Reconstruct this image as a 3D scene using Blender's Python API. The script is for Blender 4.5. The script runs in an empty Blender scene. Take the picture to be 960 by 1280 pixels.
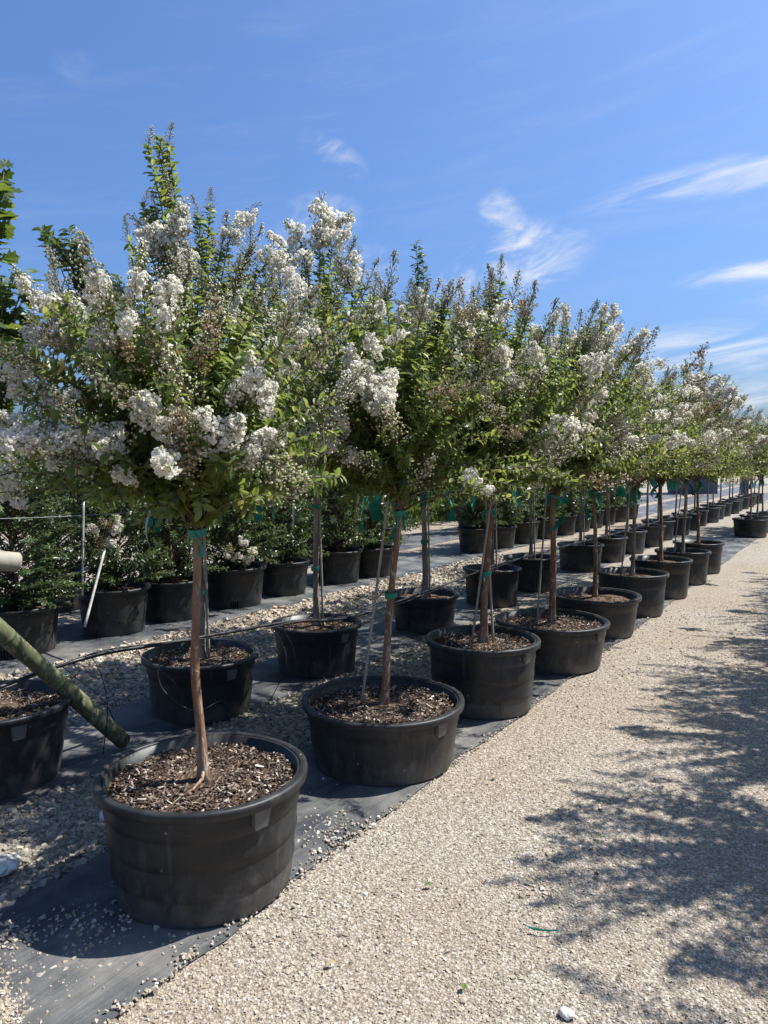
import bpy, math, random
import numpy as np
from mathutils import Vector, Matrix, Quaternion

# ------------------------------------------------------------------ camera, sky, sun, exposure
scene = bpy.context.scene
col = scene.collection
YAW = math.radians(32.3)                 # the rows of pots run along +Y, the camera looks to their left
PITCH = math.atan(63 / 940)
CAMH = 1.6
cam_d = bpy.data.cameras.new('camera'); cam = bpy.data.objects.new('camera', cam_d); col.objects.link(cam)
cam_d.sensor_fit = 'VERTICAL'; cam_d.sensor_height = 36; cam_d.lens = 940 / 1280 * 36
cam_d.clip_start = 0.05; cam_d.clip_end = 2000
cam.location = (0, 0, CAMH); cam.rotation_euler = (math.pi / 2 - PITCH, 0, YAW)
scene.camera = cam

SUN_AZ = math.radians(40)                # from +Y towards +X
SUN_EL = math.radians(57)
sun_vec = Vector((math.sin(SUN_AZ) * math.cos(SUN_EL), math.cos(SUN_AZ) * math.cos(SUN_EL), math.sin(SUN_EL)))
sd = bpy.data.lights.new('sun', 'SUN'); sd.energy = 4.4; sd.angle = math.radians(0.53); sd.color = (1.0, 0.98, 0.945)
so = bpy.data.objects.new('sun', sd); col.objects.link(so); so.location = sun_vec * 30
so.rotation_euler = sun_vec.to_track_quat('Z', 'Y').to_euler()

scene.view_settings.view_transform = 'Standard'; scene.view_settings.look = 'None'
scene.view_settings.exposure = 1.02; scene.view_settings.gamma = 1.0
scene.view_settings.use_curve_mapping = False
scene.render.engine = 'CYCLES'
scene.cycles.use_denoising = True
scene.cycles.max_bounces = 8; scene.cycles.diffuse_bounces = 4; scene.cycles.glossy_bounces = 2
scene.cycles.transmission_bounces = 3; scene.cycles.transparent_max_bounces = 4
scene.cycles.caustics_reflective = False; scene.cycles.caustics_refractive = False
scene.cycles.sample_clamp_indirect = 6

SKY_STRENGTH = 0.115
SKY_TINT = (0.43, 0.635, 0.95, 1)
CLOUD_VAL = 4.3
world = bpy.data.worlds.new('World'); scene.world = world; world.use_nodes = True
wt = world.node_tree; wt.nodes.clear()
world.cycles.sampling_method = 'MANUAL'; world.cycles.sample_map_resolution = 256


def W(type_, **kw):
    n = wt.nodes.new(type_)
    for k, v in kw.items():
        setattr(n, k, v)
    return n


def wmath(op, a, b=None, c=None, clamp=False):
    n = W('ShaderNodeMath', operation=op, use_clamp=clamp)
    for i, v in enumerate((a, b, c)):
        if v is None: continue
        if isinstance(v, (int, float)): n.inputs[i].default_value = v
        else: wt.links.new(v, n.inputs[i])
    return n.outputs[0]


def wdot(vec, d):
    n = W('ShaderNodeVectorMath', operation='DOT_PRODUCT')
    wt.links.new(vec, n.inputs[0]); n.inputs[1].default_value = d
    return n.outputs['Value']


sky = W('ShaderNodeTexSky', sky_type='NISHITA')
sky.sun_disc = False; sky.sun_elevation = SUN_EL; sky.sun_rotation = SUN_AZ
sky.air_density = 1.0; sky.dust_density = 3.3; sky.ozone_density = 3.2; sky.altitude = 0
tc = W('ShaderNodeTexCoord')
vdir = tc.outputs['Generated']
nF = Vector((-math.sin(YAW), math.cos(YAW), 0)); nR = Vector((math.cos(YAW), math.sin(YAW), 0)); nZ = Vector((0, 0, 1))
nFp = nF * math.cos(PITCH) - nZ * math.sin(PITCH); nU = nF * math.sin(PITCH) + nZ * math.cos(PITCH)


def bearing(u, v):
    return (nFp + nR * ((u - 480) / 940) + nU * ((640 - v) / 940)).normalized()


def cloud_mask(u, v, len_px, wid_px, ang, amp):
    """where a wisp of cirrus hangs: a fixed bearing and elevation of the sky dome"""
    c = bearing(u, v)
    e1 = (bearing(u + 10 * math.cos(ang), v - 10 * math.sin(ang)) - c).normalized()
    e2 = c.cross(e1).normalized()
    a = wmath('MULTIPLY', wdot(vdir, e1), 940 / len_px)
    b = wmath('MULTIPLY', wdot(vdir, e2), 940 / wid_px)
    r2 = wmath('MULTIPLY_ADD', a, a, wmath('MULTIPLY', b, b))
    mask = W('ShaderNodeMapRange', interpolation_type='SMOOTHSTEP'); wt.links.new(r2, mask.inputs[0])
    mask.inputs[1].default_value = 1.0; mask.inputs[2].default_value = 0.0; mask.inputs[4].default_value = amp
    return mask.outputs[0]


def cloud_noise(along, sa, sb, detail, dist, lo, hi):
    comb = W('ShaderNodeCombineXYZ')
    wt.links.new(wmath('MULTIPLY', wdot(vdir, along), sa), comb.inputs[0])
    wt.links.new(wmath('MULTIPLY', wdot(vdir, along.cross(nF).normalized()), sb), comb.inputs[1])
    wt.links.new(wmath('MULTIPLY', wdot(vdir, nF), 3.0), comb.inputs[2])
    nz = W('ShaderNodeTexNoise'); nz.inputs['Scale'].default_value = 1.0; nz.inputs['Detail'].default_value = detail
    nz.inputs['Roughness'].default_value = 0.62; nz.inputs['Distortion'].default_value = dist
    wt.links.new(comb.outputs[0], nz.inputs['Vector'])
    m = W('ShaderNodeMapRange', interpolation_type='SMOOTHSTEP'); wt.links.new(nz.outputs['Fac'], m.inputs[0])
    m.inputs[1].default_value = lo; m.inputs[2].default_value = hi
    return m.outputs[0], nz.outputs['Fac']


front = wmath('GREATER_THAN', wdot(vdir, nF), 0.0)
puffs = [(648, 330, 100, 52, 0.35, 1.0), (622, 285, 36, 48, 0.3, 0.75), (575, 356, 50, 24, 0.0, 0.6), (405, 188, 58, 22, -0.5, 0.6), (392, 275, 62, 34, 0.1, 0.7), (450, 345, 50, 40, 0.3, 0.8), (90, 80, 30, 22, -0.6, 0.12)]
streaks = [(895, 222, 180, 24, 0.22, 0.75), (930, 342, 95, 14, 0.14, 0.9), (872, 442, 115, 42, 0.06, 1.0), (900, 495, 190, 28, 0.0, 0.9), (1250, 300, 260, 60, 0.2, 0.7)]


def total(lst):
    m = cloud_mask(*lst[0])
    for q in lst[1:]: m = wmath('ADD', m, cloud_mask(*q), clamp=True)
    return wmath('MULTIPLY', m, front)


nA, rawA = cloud_noise((nR + nZ * 0.35).normalized(), 13.0, 26.0, 7, 0.8, 0.40, 0.84)
nB, rawB = cloud_noise((nR + nZ * 0.16).normalized(), 6.5, 44.0, 6, 0.5, 0.34, 0.8)
cl = wmath('MAXIMUM', wmath('MULTIPLY', total(puffs), nA), wmath('MULTIPLY', total(streaks), nB), clamp=True)
# a faint veil of the same cirrus over the whole dome
vl = W('ShaderNodeMapRange', interpolation_type='SMOOTHSTEP'); wt.links.new(rawB, vl.inputs[0])
vl.inputs[1].default_value = 0.42; vl.inputs[2].default_value = 0.85; vl.inputs[4].default_value = 0.07
cl = wmath('MAXIMUM', cl, vl.outputs[0], clamp=True)
mix = W('ShaderNodeMix', data_type='RGBA', blend_type='MIX')
gam = W('ShaderNodeGamma'); gam.inputs[1].default_value = 0.88; wt.links.new(sky.outputs[0], gam.inputs[0])
hsv = W('ShaderNodeMix', data_type='RGBA', blend_type='MULTIPLY'); hsv.inputs[0].default_value = 1.0
wt.links.new(gam.outputs[0], hsv.inputs[6]); hsv.inputs[7].default_value = SKY_TINT
wt.links.new(cl, mix.inputs[0]); wt.links.new(hsv.outputs[2], mix.inputs[6])
mix.inputs[7].default_value = (CLOUD_VAL * 0.97, CLOUD_VAL * 0.985, CLOUD_VAL, 1)
bg = W('ShaderNodeBackground'); bg.inputs[1].default_value = SKY_STRENGTH
wt.links.new(mix.outputs[2], bg.inputs[0])
wo = W('ShaderNodeOutputWorld'); wt.links.new(bg.outputs[0], wo.inputs[0])

# ------------------------------------------------------------------ helpers
RNG = np.random.default_rng(7)


def at(u, v, d):
    """the point at forward distance d seen along bearing (u, v) of the survey picture"""
    r = nFp + nR * ((u - 480) / 940) + nU * ((640 - v) / 940)
    return Vector((0, 0, CAMH)) + r * (d / r.dot(nF))


def tag(o, label=None, cat=None, group=None, kind=None, category=None):
    cat = cat or category
    if label: o['label'] = label
    if cat: o['category'] = cat
    if group: o['group'] = group
    if kind: o['kind'] = kind
    return o


def link(o, parent=None):
    col.objects.link(o)
    if parent is not None: o.parent = parent
    return o


def empty(name, loc, rz=0.0):
    o = bpy.data.objects.new(name, None); o.empty_display_size = 0.2
    o.location = loc; o.rotation_euler = (0, 0, rz)
    return link(o)


def np_mesh(name, V, F, mat, smooth=False, midx=None):
    """mesh data from arrays; F is (m,3) or (m,4)"""
    V = np.asarray(V, dtype=np.float32); F = np.asarray(F, dtype=np.int32)
    me = bpy.data.meshes.new(name)
    n = F.shape[1]
    me.vertices.add(len(V)); me.vertices.foreach_set('co', V.ravel())
    me.loops.add(F.size); me.loops.foreach_set('vertex_index', F.ravel())
    me.polygons.add(len(F))
    me.polygons.foreach_set('loop_start', np.arange(0, F.size, n, dtype=np.int32))
    me.polygons.foreach_set('loop_total', np.full(len(F), n, dtype=np.int32))
    for m in (mat if isinstance(mat, (list, tuple)) else [mat]):
        me.materials.append(m)
    if midx is not None: me.polygons.foreach_set('material_index', np.asarray(midx, dtype=np.int32))
    me.polygons.foreach_set('use_smooth', np.full(len(F), bool(smooth)))
    me.update(calc_edges=True)
    return me


def obj(name, me, parent=None, **kw):
    o = bpy.data.objects.new(name, me)
    link(o, parent)
    if kw: tag(o, **kw)
    return o


def lathe(prof, n=48, jitter=0.0, rng=None):
    """quads round Z from a (r, z) profile"""
    a = np.linspace(0, 2 * np.pi, n, endpoint=False)
    V = []; F = []
    for (r, z) in prof:
        V.append(np.stack([np.cos(a) * r, np.sin(a) * r, np.full(n, z)], 1))
    V = np.concatenate(V)
    i = np.arange(n); j = (i + 1) % n
    for k in range(len(prof) - 1):
        F.append(np.stack([k * n + i, k * n + j, (k + 1) * n + j, (k + 1) * n + i], 1))
    return V, np.concatenate(F)


def tube(pts, rad, n=8):
    """quads round a polyline with a radius for each point"""
    P = np.asarray(pts, dtype=float); m = len(P)
    rad = np.broadcast_to(np.asarray(rad, dtype=float), (m,))
    T = np.gradient(P, axis=0); T /= np.linalg.norm(T, axis=1)[:, None] + 1e-9
    ref = np.array([0.31, 0.87, 0.11]) if abs(T[0][2]) > 0.6 else np.array([0, 0, 1.0])
    A = np.cross(T, ref); A /= np.linalg.norm(A, axis=1)[:, None] + 1e-9
    B = np.cross(T, A)
    a = np.linspace(0, 2 * np.pi, n, endpoint=False)
    V = (P[:, None, :] + rad[:, None, None] * (np.cos(a)[None, :, None] * A[:, None, :] + np.sin(a)[None, :, None] * B[:, None, :])).reshape(-1, 3)
    i = np.arange(n); j = (i + 1) % n
    F = [np.stack([k * n + i, k * n + j, (k + 1) * n + j, (k + 1) * n + i], 1) for k in range(m - 1)]
    # end caps as a fan of quads (n even)
    for base, flip in ((0, True), ((m - 1) * n, False)):
        for q in range(0, n // 2 - 1):
            f = [base + q, base + q + 1, base + n - 2 - q, base + n - 1 - q]
            F.append(np.array([f[::-1] if flip else f]))
    return V, np.concatenate(F)


def join(parts):
    V = []; F = []; o = 0
    for v, f in parts:
        V.append(v); F.append(np.asarray(f) + o); o += len(v)
    return np.concatenate(V), np.concatenate(F)


def smoothnoise(x, y, seed=0, octaves=3):
    """cheap value noise on arrays"""
    out = np.zeros_like(x, dtype=float); amp = 1.0; tot = 0
    for k in range(octaves):
        f = 2.0 ** k
        xi = np.floor(x * f); yi = np.floor(y * f); fx = x * f - xi; fy = y * f - yi
        fx = fx * fx * (3 - 2 * fx); fy = fy * fy * (3 - 2 * fy)

        def h(a, b):
            s = np.sin(a * 127.1 + b * 311.7 + seed * 74.7 + k * 19.3) * 43758.5453
            return s - np.floor(s)
        v = (h(xi, yi) * (1 - fx) + h(xi + 1, yi) * fx) * (1 - fy) + (h(xi, yi + 1) * (1 - fx) + h(xi + 1, yi + 1) * fx) * fy
        out += amp * (v - 0.5) * 2; tot += amp; amp *= 0.5
    return out / tot


# ------------------------------------------------------------------ materials
class NT:
    def __init__(self, name):
        self.m = bpy.data.materials.new(name); self.m.use_nodes = True
        self.t = self.m.node_tree; self.t.nodes.clear()
        self.out = self.t.nodes.new('ShaderNodeOutputMaterial')

    def n(self, type_, ins=None, **kw):
        nd = self.t.nodes.new(type_)
        for k, v in kw.items(): setattr(nd, k, v)
        for k, v in (ins or {}).items():
            if hasattr(v, 'is_linked') or isinstance(v, bpy.types.NodeSocket): self.t.links.new(v, nd.inputs[k])
            else: nd.inputs[k].default_value = v
        return nd

    def ramp(self, fac, stops):
        r = self.t.nodes.new('ShaderNodeValToRGB')
        while len(r.color_ramp.elements) < len(stops): r.color_ramp.elements.new(0.5)
        for e, (p, c) in zip(r.color_ramp.elements, stops):
            e.position = p; e.color = (*c, 1)
        self.t.links.new(fac, r.inputs[0])
        return r.outputs[0]

    def coord(self, which='Object', scale=(1, 1, 1)):
        c = self.n('ShaderNodeTexCoord')
        mp = self.n('ShaderNodeMapping', {'Vector': c.outputs[which], 'Scale': scale})
        return mp.outputs[0]

    def noise(self, vec, scale, detail=5, rough=0.55, dist=0.0):
        return self.n('ShaderNodeTexNoise', {'Vector': vec, 'Scale': scale, 'Detail': detail, 'Roughness': rough, 'Distortion': dist}).outputs['Fac']

    def mixc(self, fac, a, b, blend='MIX'):
        nd = self.t.nodes.new('ShaderNodeMix'); nd.data_type = 'RGBA'; nd.blend_type = blend
        for idx, v in ((0, fac), (6, a), (7, b)):
            if isinstance(v, bpy.types.NodeSocket): self.t.links.new(v, nd.inputs[idx])
            elif idx == 0: nd.inputs[0].default_value = v
            else: nd.inputs[idx].default_value = (*v, 1)
        return nd.outputs[2]

    def math(self, op, a, b=0.0, clamp=False):
        nd = self.t.nodes.new('ShaderNodeMath'); nd.operation = op; nd.use_clamp = clamp
        for i, v in enumerate((a, b)):
            if isinstance(v, bpy.types.NodeSocket): self.t.links.new(v, nd.inputs[i])
            else: nd.inputs[i].default_value = v
        return nd.outputs[0]

    def finish(self, color, rough=0.7, bump=None, bump_str=0.3, bump_dist=0.01, spec=0.5, translucent=0.0, tcol=None, metallic=0.0):
        b = self.t.nodes.new('ShaderNodeBsdfPrincipled')
        if isinstance(color, bpy.types.NodeSocket): self.t.links.new(color, b.inputs['Base Color'])
        else: b.inputs['Base Color'].default_value = (*color, 1)
        if isinstance(rough, bpy.types.NodeSocket): self.t.links.new(rough, b.inputs['Roughness'])
        else: b.inputs['Roughness'].default_value = rough
        b.inputs['Specular IOR Level'].default_value = spec
        b.inputs['Metallic'].default_value = metallic
        if bump is not None:
            bn = self.n('ShaderNodeBump', {'Height': bump, 'Strength': bump_str, 'Distance': bump_dist})
            self.t.links.new(bn.outputs[0], b.inputs['Normal'])
        res = b.outputs[0]
        if translucent > 0:
            tr = self.t.nodes.new('ShaderNodeBsdfTranslucent')
            c = tcol if tcol is not None else color
            if isinstance(c, bpy.types.NodeSocket): self.t.links.new(c, tr.inputs[0])
            else: tr.inputs[0].default_value = (*c, 1)
            mx = self.n('ShaderNodeMixShader', {0: translucent, 1: res, 2: tr.outputs[0]})
            res = mx.outputs[0]
        self.t.links.new(res, self.out.inputs[0])
        return self.m

    def island(self):
        return self.n('ShaderNodeNewGeometry').outputs['Random Per Island']

    def objrand(self):
        return self.n('ShaderNodeObjectInfo').outputs['Random']


def m_ground():
    k = NT('pale crushed limestone'); c = k.coord('Object')
    big = k.noise(c, 0.55, 4, 0.6)
    mid = k.noise(c, 6.0, 5, 0.65)
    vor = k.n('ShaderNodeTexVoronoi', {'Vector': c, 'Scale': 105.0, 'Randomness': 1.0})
    vor2 = k.n('ShaderNodeTexVoronoi', {'Vector': c, 'Scale': 38.0, 'Randomness': 1.0})
    sp = k.n('ShaderNodeSeparateColor', {0: vor.outputs['Color']})
    stone = k.ramp(sp.outputs[0], [(0.0, (0.162, 0.135, 0.109)), (0.3, (0.292, 0.248, 0.196)), (0.62, (0.400, 0.350, 0.289)), (0.86, (0.498, 0.452, 0.392)), (1.0, (0.649, 0.613, 0.555))])
    dust = k.ramp(mid, [(0.3, (0.325, 0.278, 0.218)), (0.7, (0.422, 0.367, 0.300))])
    c1 = k.mixc(0.72, dust, stone)
    c2 = k.mixc(k.ramp(big, [(0.36, (0, 0, 0)), (0.66, (0.517, 0.514, 0.521))]), c1, (0.310, 0.241, 0.157))
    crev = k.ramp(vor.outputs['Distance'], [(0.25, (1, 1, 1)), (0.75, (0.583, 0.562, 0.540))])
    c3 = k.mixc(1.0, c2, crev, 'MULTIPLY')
    h = k.math('ADD', k.math('MULTIPLY', vor.outputs['Distance'], -0.6), k.math('MULTIPLY', vor2.outputs['Distance'], -0.9))
    h = k.math('ADD', h, k.math('MULTIPLY', mid, 0.7))
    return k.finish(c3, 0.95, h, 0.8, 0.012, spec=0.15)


def m_pebble():
    k = NT('crushed stone'); r = k.island()
    c = k.ramp(r, [(0.0, (0.141, 0.115, 0.087)), (0.12, (0.254, 0.207, 0.151)), (0.45, (0.368, 0.313, 0.243)), (0.8, (0.465, 0.408, 0.330)), (0.93, (0.606, 0.562, 0.481)), (1.0, (0.346, 0.255, 0.158))])
    big = k.noise(k.coord('Object'), 0.55, 4, 0.6)
    c = k.mixc(k.ramp(big, [(0.36, (0, 0, 0)), (0.66, (0.470, 0.467, 0.474))]), c, (0.339, 0.267, 0.180))
    return k.finish(c, 0.9, spec=0.2)


def m_rubble():
    k = NT('grey rubble and shaded gravel stone'); r = k.island()
    c = k.ramp(r, [(0.0, (0.090, 0.080, 0.063)), (0.4, (0.180, 0.160, 0.125)), (0.8, (0.280, 0.250, 0.194)), (1.0, (0.460, 0.403, 0.301))])
    n = k.noise(k.coord('Object'), 60, 3)
    c = k.mixc(0.35, c, k.ramp(n, [(0.3, (0.100, 0.086, 0.069)), (0.7, (0.500, 0.451, 0.370))]))
    return k.finish(c, 0.9, n, 0.4, 0.004, spec=0.2)


def m_dirt():
    k = NT('grey stony dirt and shaded gravel'); c = k.coord('Object')
    n = k.noise(c, 9, 6, 0.7); v = k.n('ShaderNodeTexVoronoi', {'Vector': c, 'Scale': 55.0})
    s = k.n('ShaderNodeSeparateColor', {0: v.outputs['Color']})
    cc = k.mixc(0.6, k.ramp(n, [(0.3, (0.160, 0.139, 0.107)), (0.7, (0.330, 0.288, 0.224))]), k.ramp(s.outputs[0], [(0, (0.120, 0.106, 0.086)), (1, (0.420, 0.374, 0.301))]))
    return k.finish(cc, 0.95, k.math('ADD', n, k.math('MULTIPLY', v.outputs['Distance'], -0.8)), 0.8, 0.014, spec=0.15)


def m_fabric():
    k = NT('woven black weed fabric'); c = k.coord('Object')
    weave = k.n('ShaderNodeTexWave', {'Vector': c, 'Scale': 110.0, 'Distortion': 0.4}, wave_type='BANDS', bands_direction='X').outputs['Fac']
    weave2 = k.n('ShaderNodeTexWave', {'Vector': c, 'Scale': 110.0, 'Distortion': 0.4}, wave_type='BANDS', bands_direction='Y').outputs['Fac']
    w = k.math('MULTIPLY', weave, weave2)
    st = k.noise(k.coord('Object', (9.0, 0.5, 1.0)), 2.2, 5, 0.6)
    big = k.noise(c, 2.2, 6, 0.65)
    base = k.mixc(k.ramp(st, [(0.35, (0, 0, 0)), (0.7, (1, 1, 1))]), (0.021, 0.024, 0.028), (0.052, 0.057, 0.063))
    dust = k.mixc(k.ramp(big, [(0.42, (0, 0, 0)), (0.68, (0.85, 0.85, 0.85))]), base, (0.19, 0.178, 0.155))
    fold = k.noise(k.coord('Object', (5.0, 0.8, 1.0)), 3.0, 4, 0.5, 0.6)
    h = k.math('ADD', k.math('MULTIPLY', fold, 1.0), k.math('MULTIPLY', w, 0.04))
    return k.finish(dust, k.ramp(big, [(0.3, (0.42, 0.42, 0.42)), (0.7, (0.7, 0.7, 0.7))]), h, 0.7, 0.03, spec=0.45)


def m_pot():
    k = NT('black nursery plastic'); c = k.coord('Object')
    n = k.noise(c, 3.2, 6, 0.65); f = k.noise(k.coord('Object', (1, 1, 0.35)), 22, 5, 0.7)
    sc = k.noise(k.coord('Object', (1, 1, 7)), 16, 3, 0.6)
    dirt = k.math('MULTIPLY', k.ramp(n, [(0.35, (0, 0, 0)), (0.8, (1, 1, 1))]), k.ramp(f, [(0.35, (0.1, 0.1, 0.1)), (0.75, (1, 1, 1))]))
    base = k.mixc(k.ramp(k.objrand(), [(0, (0, 0, 0)), (1, (1, 1, 1))]), (0.0095, 0.0097, 0.0098), (0.018, 0.0181, 0.018))
    a = k.mixc(dirt, base, (0.075, 0.074, 0.071))
    b = k.mixc(k.ramp(sc, [(0.68, (0, 0, 0)), (0.76, (0.55, 0.55, 0.55))]), a, (0.1, 0.1, 0.1))
    # dried splashes of dust near the bottom and dots of spilled limestone
    d = k.n('ShaderNodeTexVoronoi', {'Vector': c, 'Scale': 13.0}).outputs['Distance']
    b = k.mixc(k.ramp(d, [(0.05, (0.7, 0.7, 0.7)), (0.075, (0, 0, 0))]), b, (0.3, 0.29, 0.27))
    sx = k.n('ShaderNodeSeparateXYZ', {0: k.n('ShaderNodeTexCoord').outputs['Object']})
    splash = k.math('SUBTRACT', k.math('MULTIPLY', k.noise(k.coord('Object', (1, 1, 0.5)), 14, 6, 0.7), 0.3), k.math('MULTIPLY', sx.outputs[2], 0.9))
    b = k.mixc(k.ramp(splash, [(0.03, (0, 0, 0)), (0.15, (0.7, 0.7, 0.7))]), b, (0.15, 0.142, 0.128))
    drip = k.noise(k.coord('Object', (1, 1, 0.06)), 24, 3, 0.5)
    b = k.mixc(k.ramp(drip, [(0.62, (0, 0, 0)), (0.72, (0.35, 0.35, 0.35))]), b, (0.1, 0.097, 0.09))
    return k.finish(b, k.ramp(n, [(0.3, (0.36, 0.36, 0.36)), (0.75, (0.58, 0.58, 0.58))]), f, 0.12, 0.004, spec=0.35)


def m_soil():
    k = NT('bark mulch soil'); c = k.coord('Object')
    n = k.noise(c, 28, 7, 0.75); v = k.n('ShaderNodeTexVoronoi', {'Vector': k.coord('Object', (1, 2.1, 1)), 'Scale': 42.0})
    s = k.n('ShaderNodeSeparateColor', {0: v.outputs['Color']})
    cc = k.mixc(0.6, k.ramp(n, [(0.3, (0.03, 0.02, 0.014)), (0.65, (0.13, 0.085, 0.055))]), k.ramp(s.outputs[0], [(0, (0.03, 0.02, 0.013)), (0.7, (0.14, 0.09, 0.06)), (1, (0.36, 0.27, 0.19))]))
    return k.finish(cc, 0.95, k.math('ADD', n, v.outputs['Distance']), 0.9, 0.015, spec=0.15)


def m_island(name, stops, rough=0.7, spec=0.3, translucent=0.0, tstops=None):
    k = NT(name); r = k.island()
    c = k.ramp(r, stops)
    t = k.ramp(r, tstops) if tstops else None
    return k.finish(c, rough, spec=spec, translucent=translucent, tcol=t)


def m_bark(name, a, b, c_, streak=26, peel=0.0):
    k = NT(name); co = k.coord('Object', (1, 1, 0.12))
    n = k.noise(co, streak, 6, 0.65, 0.4); n2 = k.noise(k.coord('Object', (1, 1, 0.4)), 7, 4, 0.6)
    col_ = k.mixc(k.ramp(n, [(0.35, (0, 0, 0)), (0.68, (1, 1, 1))]), a, b)
    col_ = k.mixc(k.ramp(n2, [(0.45, (0, 0, 0)), (0.7, (1, 1, 1))]), col_, c_)
    if peel:                                          # flaked patches of older and fresher bark
        pl = k.noise(k.coord('Object', (1, 1, 0.3)), 34, 3, 0.5, 1.2)
        col_ = k.mixc(k.ramp(pl, [(0.56, (0, 0, 0)), (0.6, (peel, peel, peel))]), col_, (0.46, 0.37, 0.27))
        col_ = k.mixc(k.ramp(pl, [(0.36, (peel, peel, peel)), (0.4, (0, 0, 0))]), col_, (0.09, 0.05, 0.03))
        n = k.math('ADD', n, k.ramp(pl, [(0.55, (0, 0, 0)), (0.61, (1, 1, 1))]))
    return k.finish(col_, 0.75, n, 0.6, 0.006, spec=0.3)


def m_flat(name, c, rough=0.5, spec=0.5, translucent=0.0, var=0.25, scale=18):
    k = NT(name); n = k.noise(k.coord('Object'), scale, 4, 0.6)
    cc = k.mixc(k.ramp(n, [(0.3, (0, 0, 0)), (0.7, (1, 1, 1))]), tuple(x * (1 - var) for x in c), tuple(min(1, x * (1 + var)) for x in c))
    return k.finish(cc, rough, n, 0.15, 0.003, spec=spec, translucent=translucent)


M = dict(
    ground=m_ground(), pebble=m_pebble(), rubble=m_rubble(), dirt=m_dirt(), fabric=m_fabric(), pot=m_pot(), soil=m_soil(),
    chip=m_island('bark chips', [(0, (0.022, 0.015, 0.011)), (0.5, (0.075, 0.05, 0.036)), (0.78, (0.15, 0.11, 0.082)), (0.92, (0.36, 0.29, 0.225)), (1, (0.55, 0.48, 0.4))], 0.9, 0.2),
    leaf=m_island('crape myrtle leaf', [(0, (0.052, 0.088, 0.02)), (0.5, (0.095, 0.14, 0.033)), (0.85, (0.13, 0.175, 0.044)), (0.97, (0.16, 0.175, 0.05)), (1, (0.24, 0.11, 0.03))], 0.4, 0.5, 0.45,
                  [(0, (0.18, 0.24, 0.04)), (0.5, (0.28, 0.345, 0.065)), (1, (0.42, 0.44, 0.11))]),
    evergreen=m_island('dark evergreen leaf', [(0, (0.022, 0.046, 0.018)), (0.6, (0.045, 0.082, 0.027)), (1, (0.1, 0.145, 0.042))], 0.35, 0.5, 0.3,
                       [(0, (0.09, 0.15, 0.03)), (1, (0.22, 0.28, 0.05))]),
    oak=m_island('oak leaf', [(0, (0.03, 0.06, 0.016)), (0.7, (0.05, 0.095, 0.022)), (1, (0.1, 0.15, 0.03))], 0.45, 0.4, 0.35,
                 [(0, (0.12, 0.2, 0.02)), (1, (0.3, 0.36, 0.05))]),
    petal=m_island('white crinkled petal', [(0, (0.72, 0.68, 0.56)), (0.5, (0.84, 0.81, 0.72)), (1, (0.87, 0.85, 0.79))], 0.75, 0.2, 0.5,
                   [(0, (0.78, 0.74, 0.6)), (1, (0.88, 0.85, 0.75))]),
    spent=m_island('faded petal', [(0, (0.2, 0.12, 0.05)), (0.4, (0.34, 0.23, 0.11)), (0.75, (0.46, 0.38, 0.24)), (1, (0.66, 0.62, 0.5))], 0.8, 0.15, 0.25,
                   [(0, (0.3, 0.19, 0.08)), (1, (0.5, 0.42, 0.28))]),
    bud=m_island('flower bud and seed capsule', [(0, (0.17, 0.2, 0.07)), (0.4, (0.34, 0.35, 0.17)), (0.7, (0.52, 0.48, 0.33)), (0.88, (0.42, 0.29, 0.18)), (1, (0.78, 0.75, 0.64))], 0.6, 0.3),
    twig=m_bark('twig bark', (0.1, 0.075, 0.05), (0.17, 0.13, 0.09), (0.13, 0.12, 0.06)),
    bark=m_bark('orange brown smooth bark', (0.13, 0.062, 0.033), (0.25, 0.135, 0.072), (0.31, 0.21, 0.13), 26, 0.6),
    barkgrey=m_bark('grey brown smooth bark', (0.13, 0.1, 0.075), (0.27, 0.225, 0.18), (0.4, 0.36, 0.3), 26, 0.5),
    stake=m_bark('weathered cane', (0.24, 0.2, 0.15), (0.38, 0.33, 0.26), (0.3, 0.29, 0.24)),
    pole=m_bark('mossy green pole', (0.045, 0.055, 0.025), (0.1, 0.115, 0.05), (0.16, 0.175, 0.09), 14, 0.35),
    tape=m_flat('green plastic tie tape', (0.012, 0.23, 0.155), 0.4, 0.5, 0.25),
    whitetape=m_flat('white plastic tape', (0.62, 0.6, 0.54), 0.5, 0.4, 0.25),
    pipe=m_flat('black polythene pipe', (0.02, 0.02, 0.021), 0.45),
    wire=m_flat('galvanised wire', (0.3, 0.3, 0.3), 0.45, 0.5),
    bag=m_flat('clear crumpled plastic', (0.6, 0.59, 0.54), 0.3, 0.5, 0.3),
    stone=m_flat('pale limestone', (0.6, 0.57, 0.5), 0.9, 0.2),
    dark=m_flat('drain hole', (0.004, 0.004, 0.004), 0.9, 0.1),
    blue=m_flat('blue painted steel', (0.06, 0.17, 0.42), 0.45, 0.5, scale=2),
    steel=m_flat('dark painted steel', (0.05, 0.065, 0.09), 0.5, 0.5, scale=2),
    grass=m_island('grass blade', [(0, (0.05, 0.1, 0.02)), (0.7, (0.11, 0.17, 0.035)), (1, (0.2, 0.22, 0.06))], 0.6, 0.3, 0.3,
                   [(0, (0.14, 0.22, 0.03)), (1, (0.3, 0.34, 0.06))]),
)

# ------------------------------------------------------------------ the setting: ground, fabric strips, stony strip, shade-toned gravel strip
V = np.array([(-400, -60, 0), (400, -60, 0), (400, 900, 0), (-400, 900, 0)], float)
obj('ground', np_mesh('ground', V, [[0, 1, 2, 3]], M['ground']), kind='structure')


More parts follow.
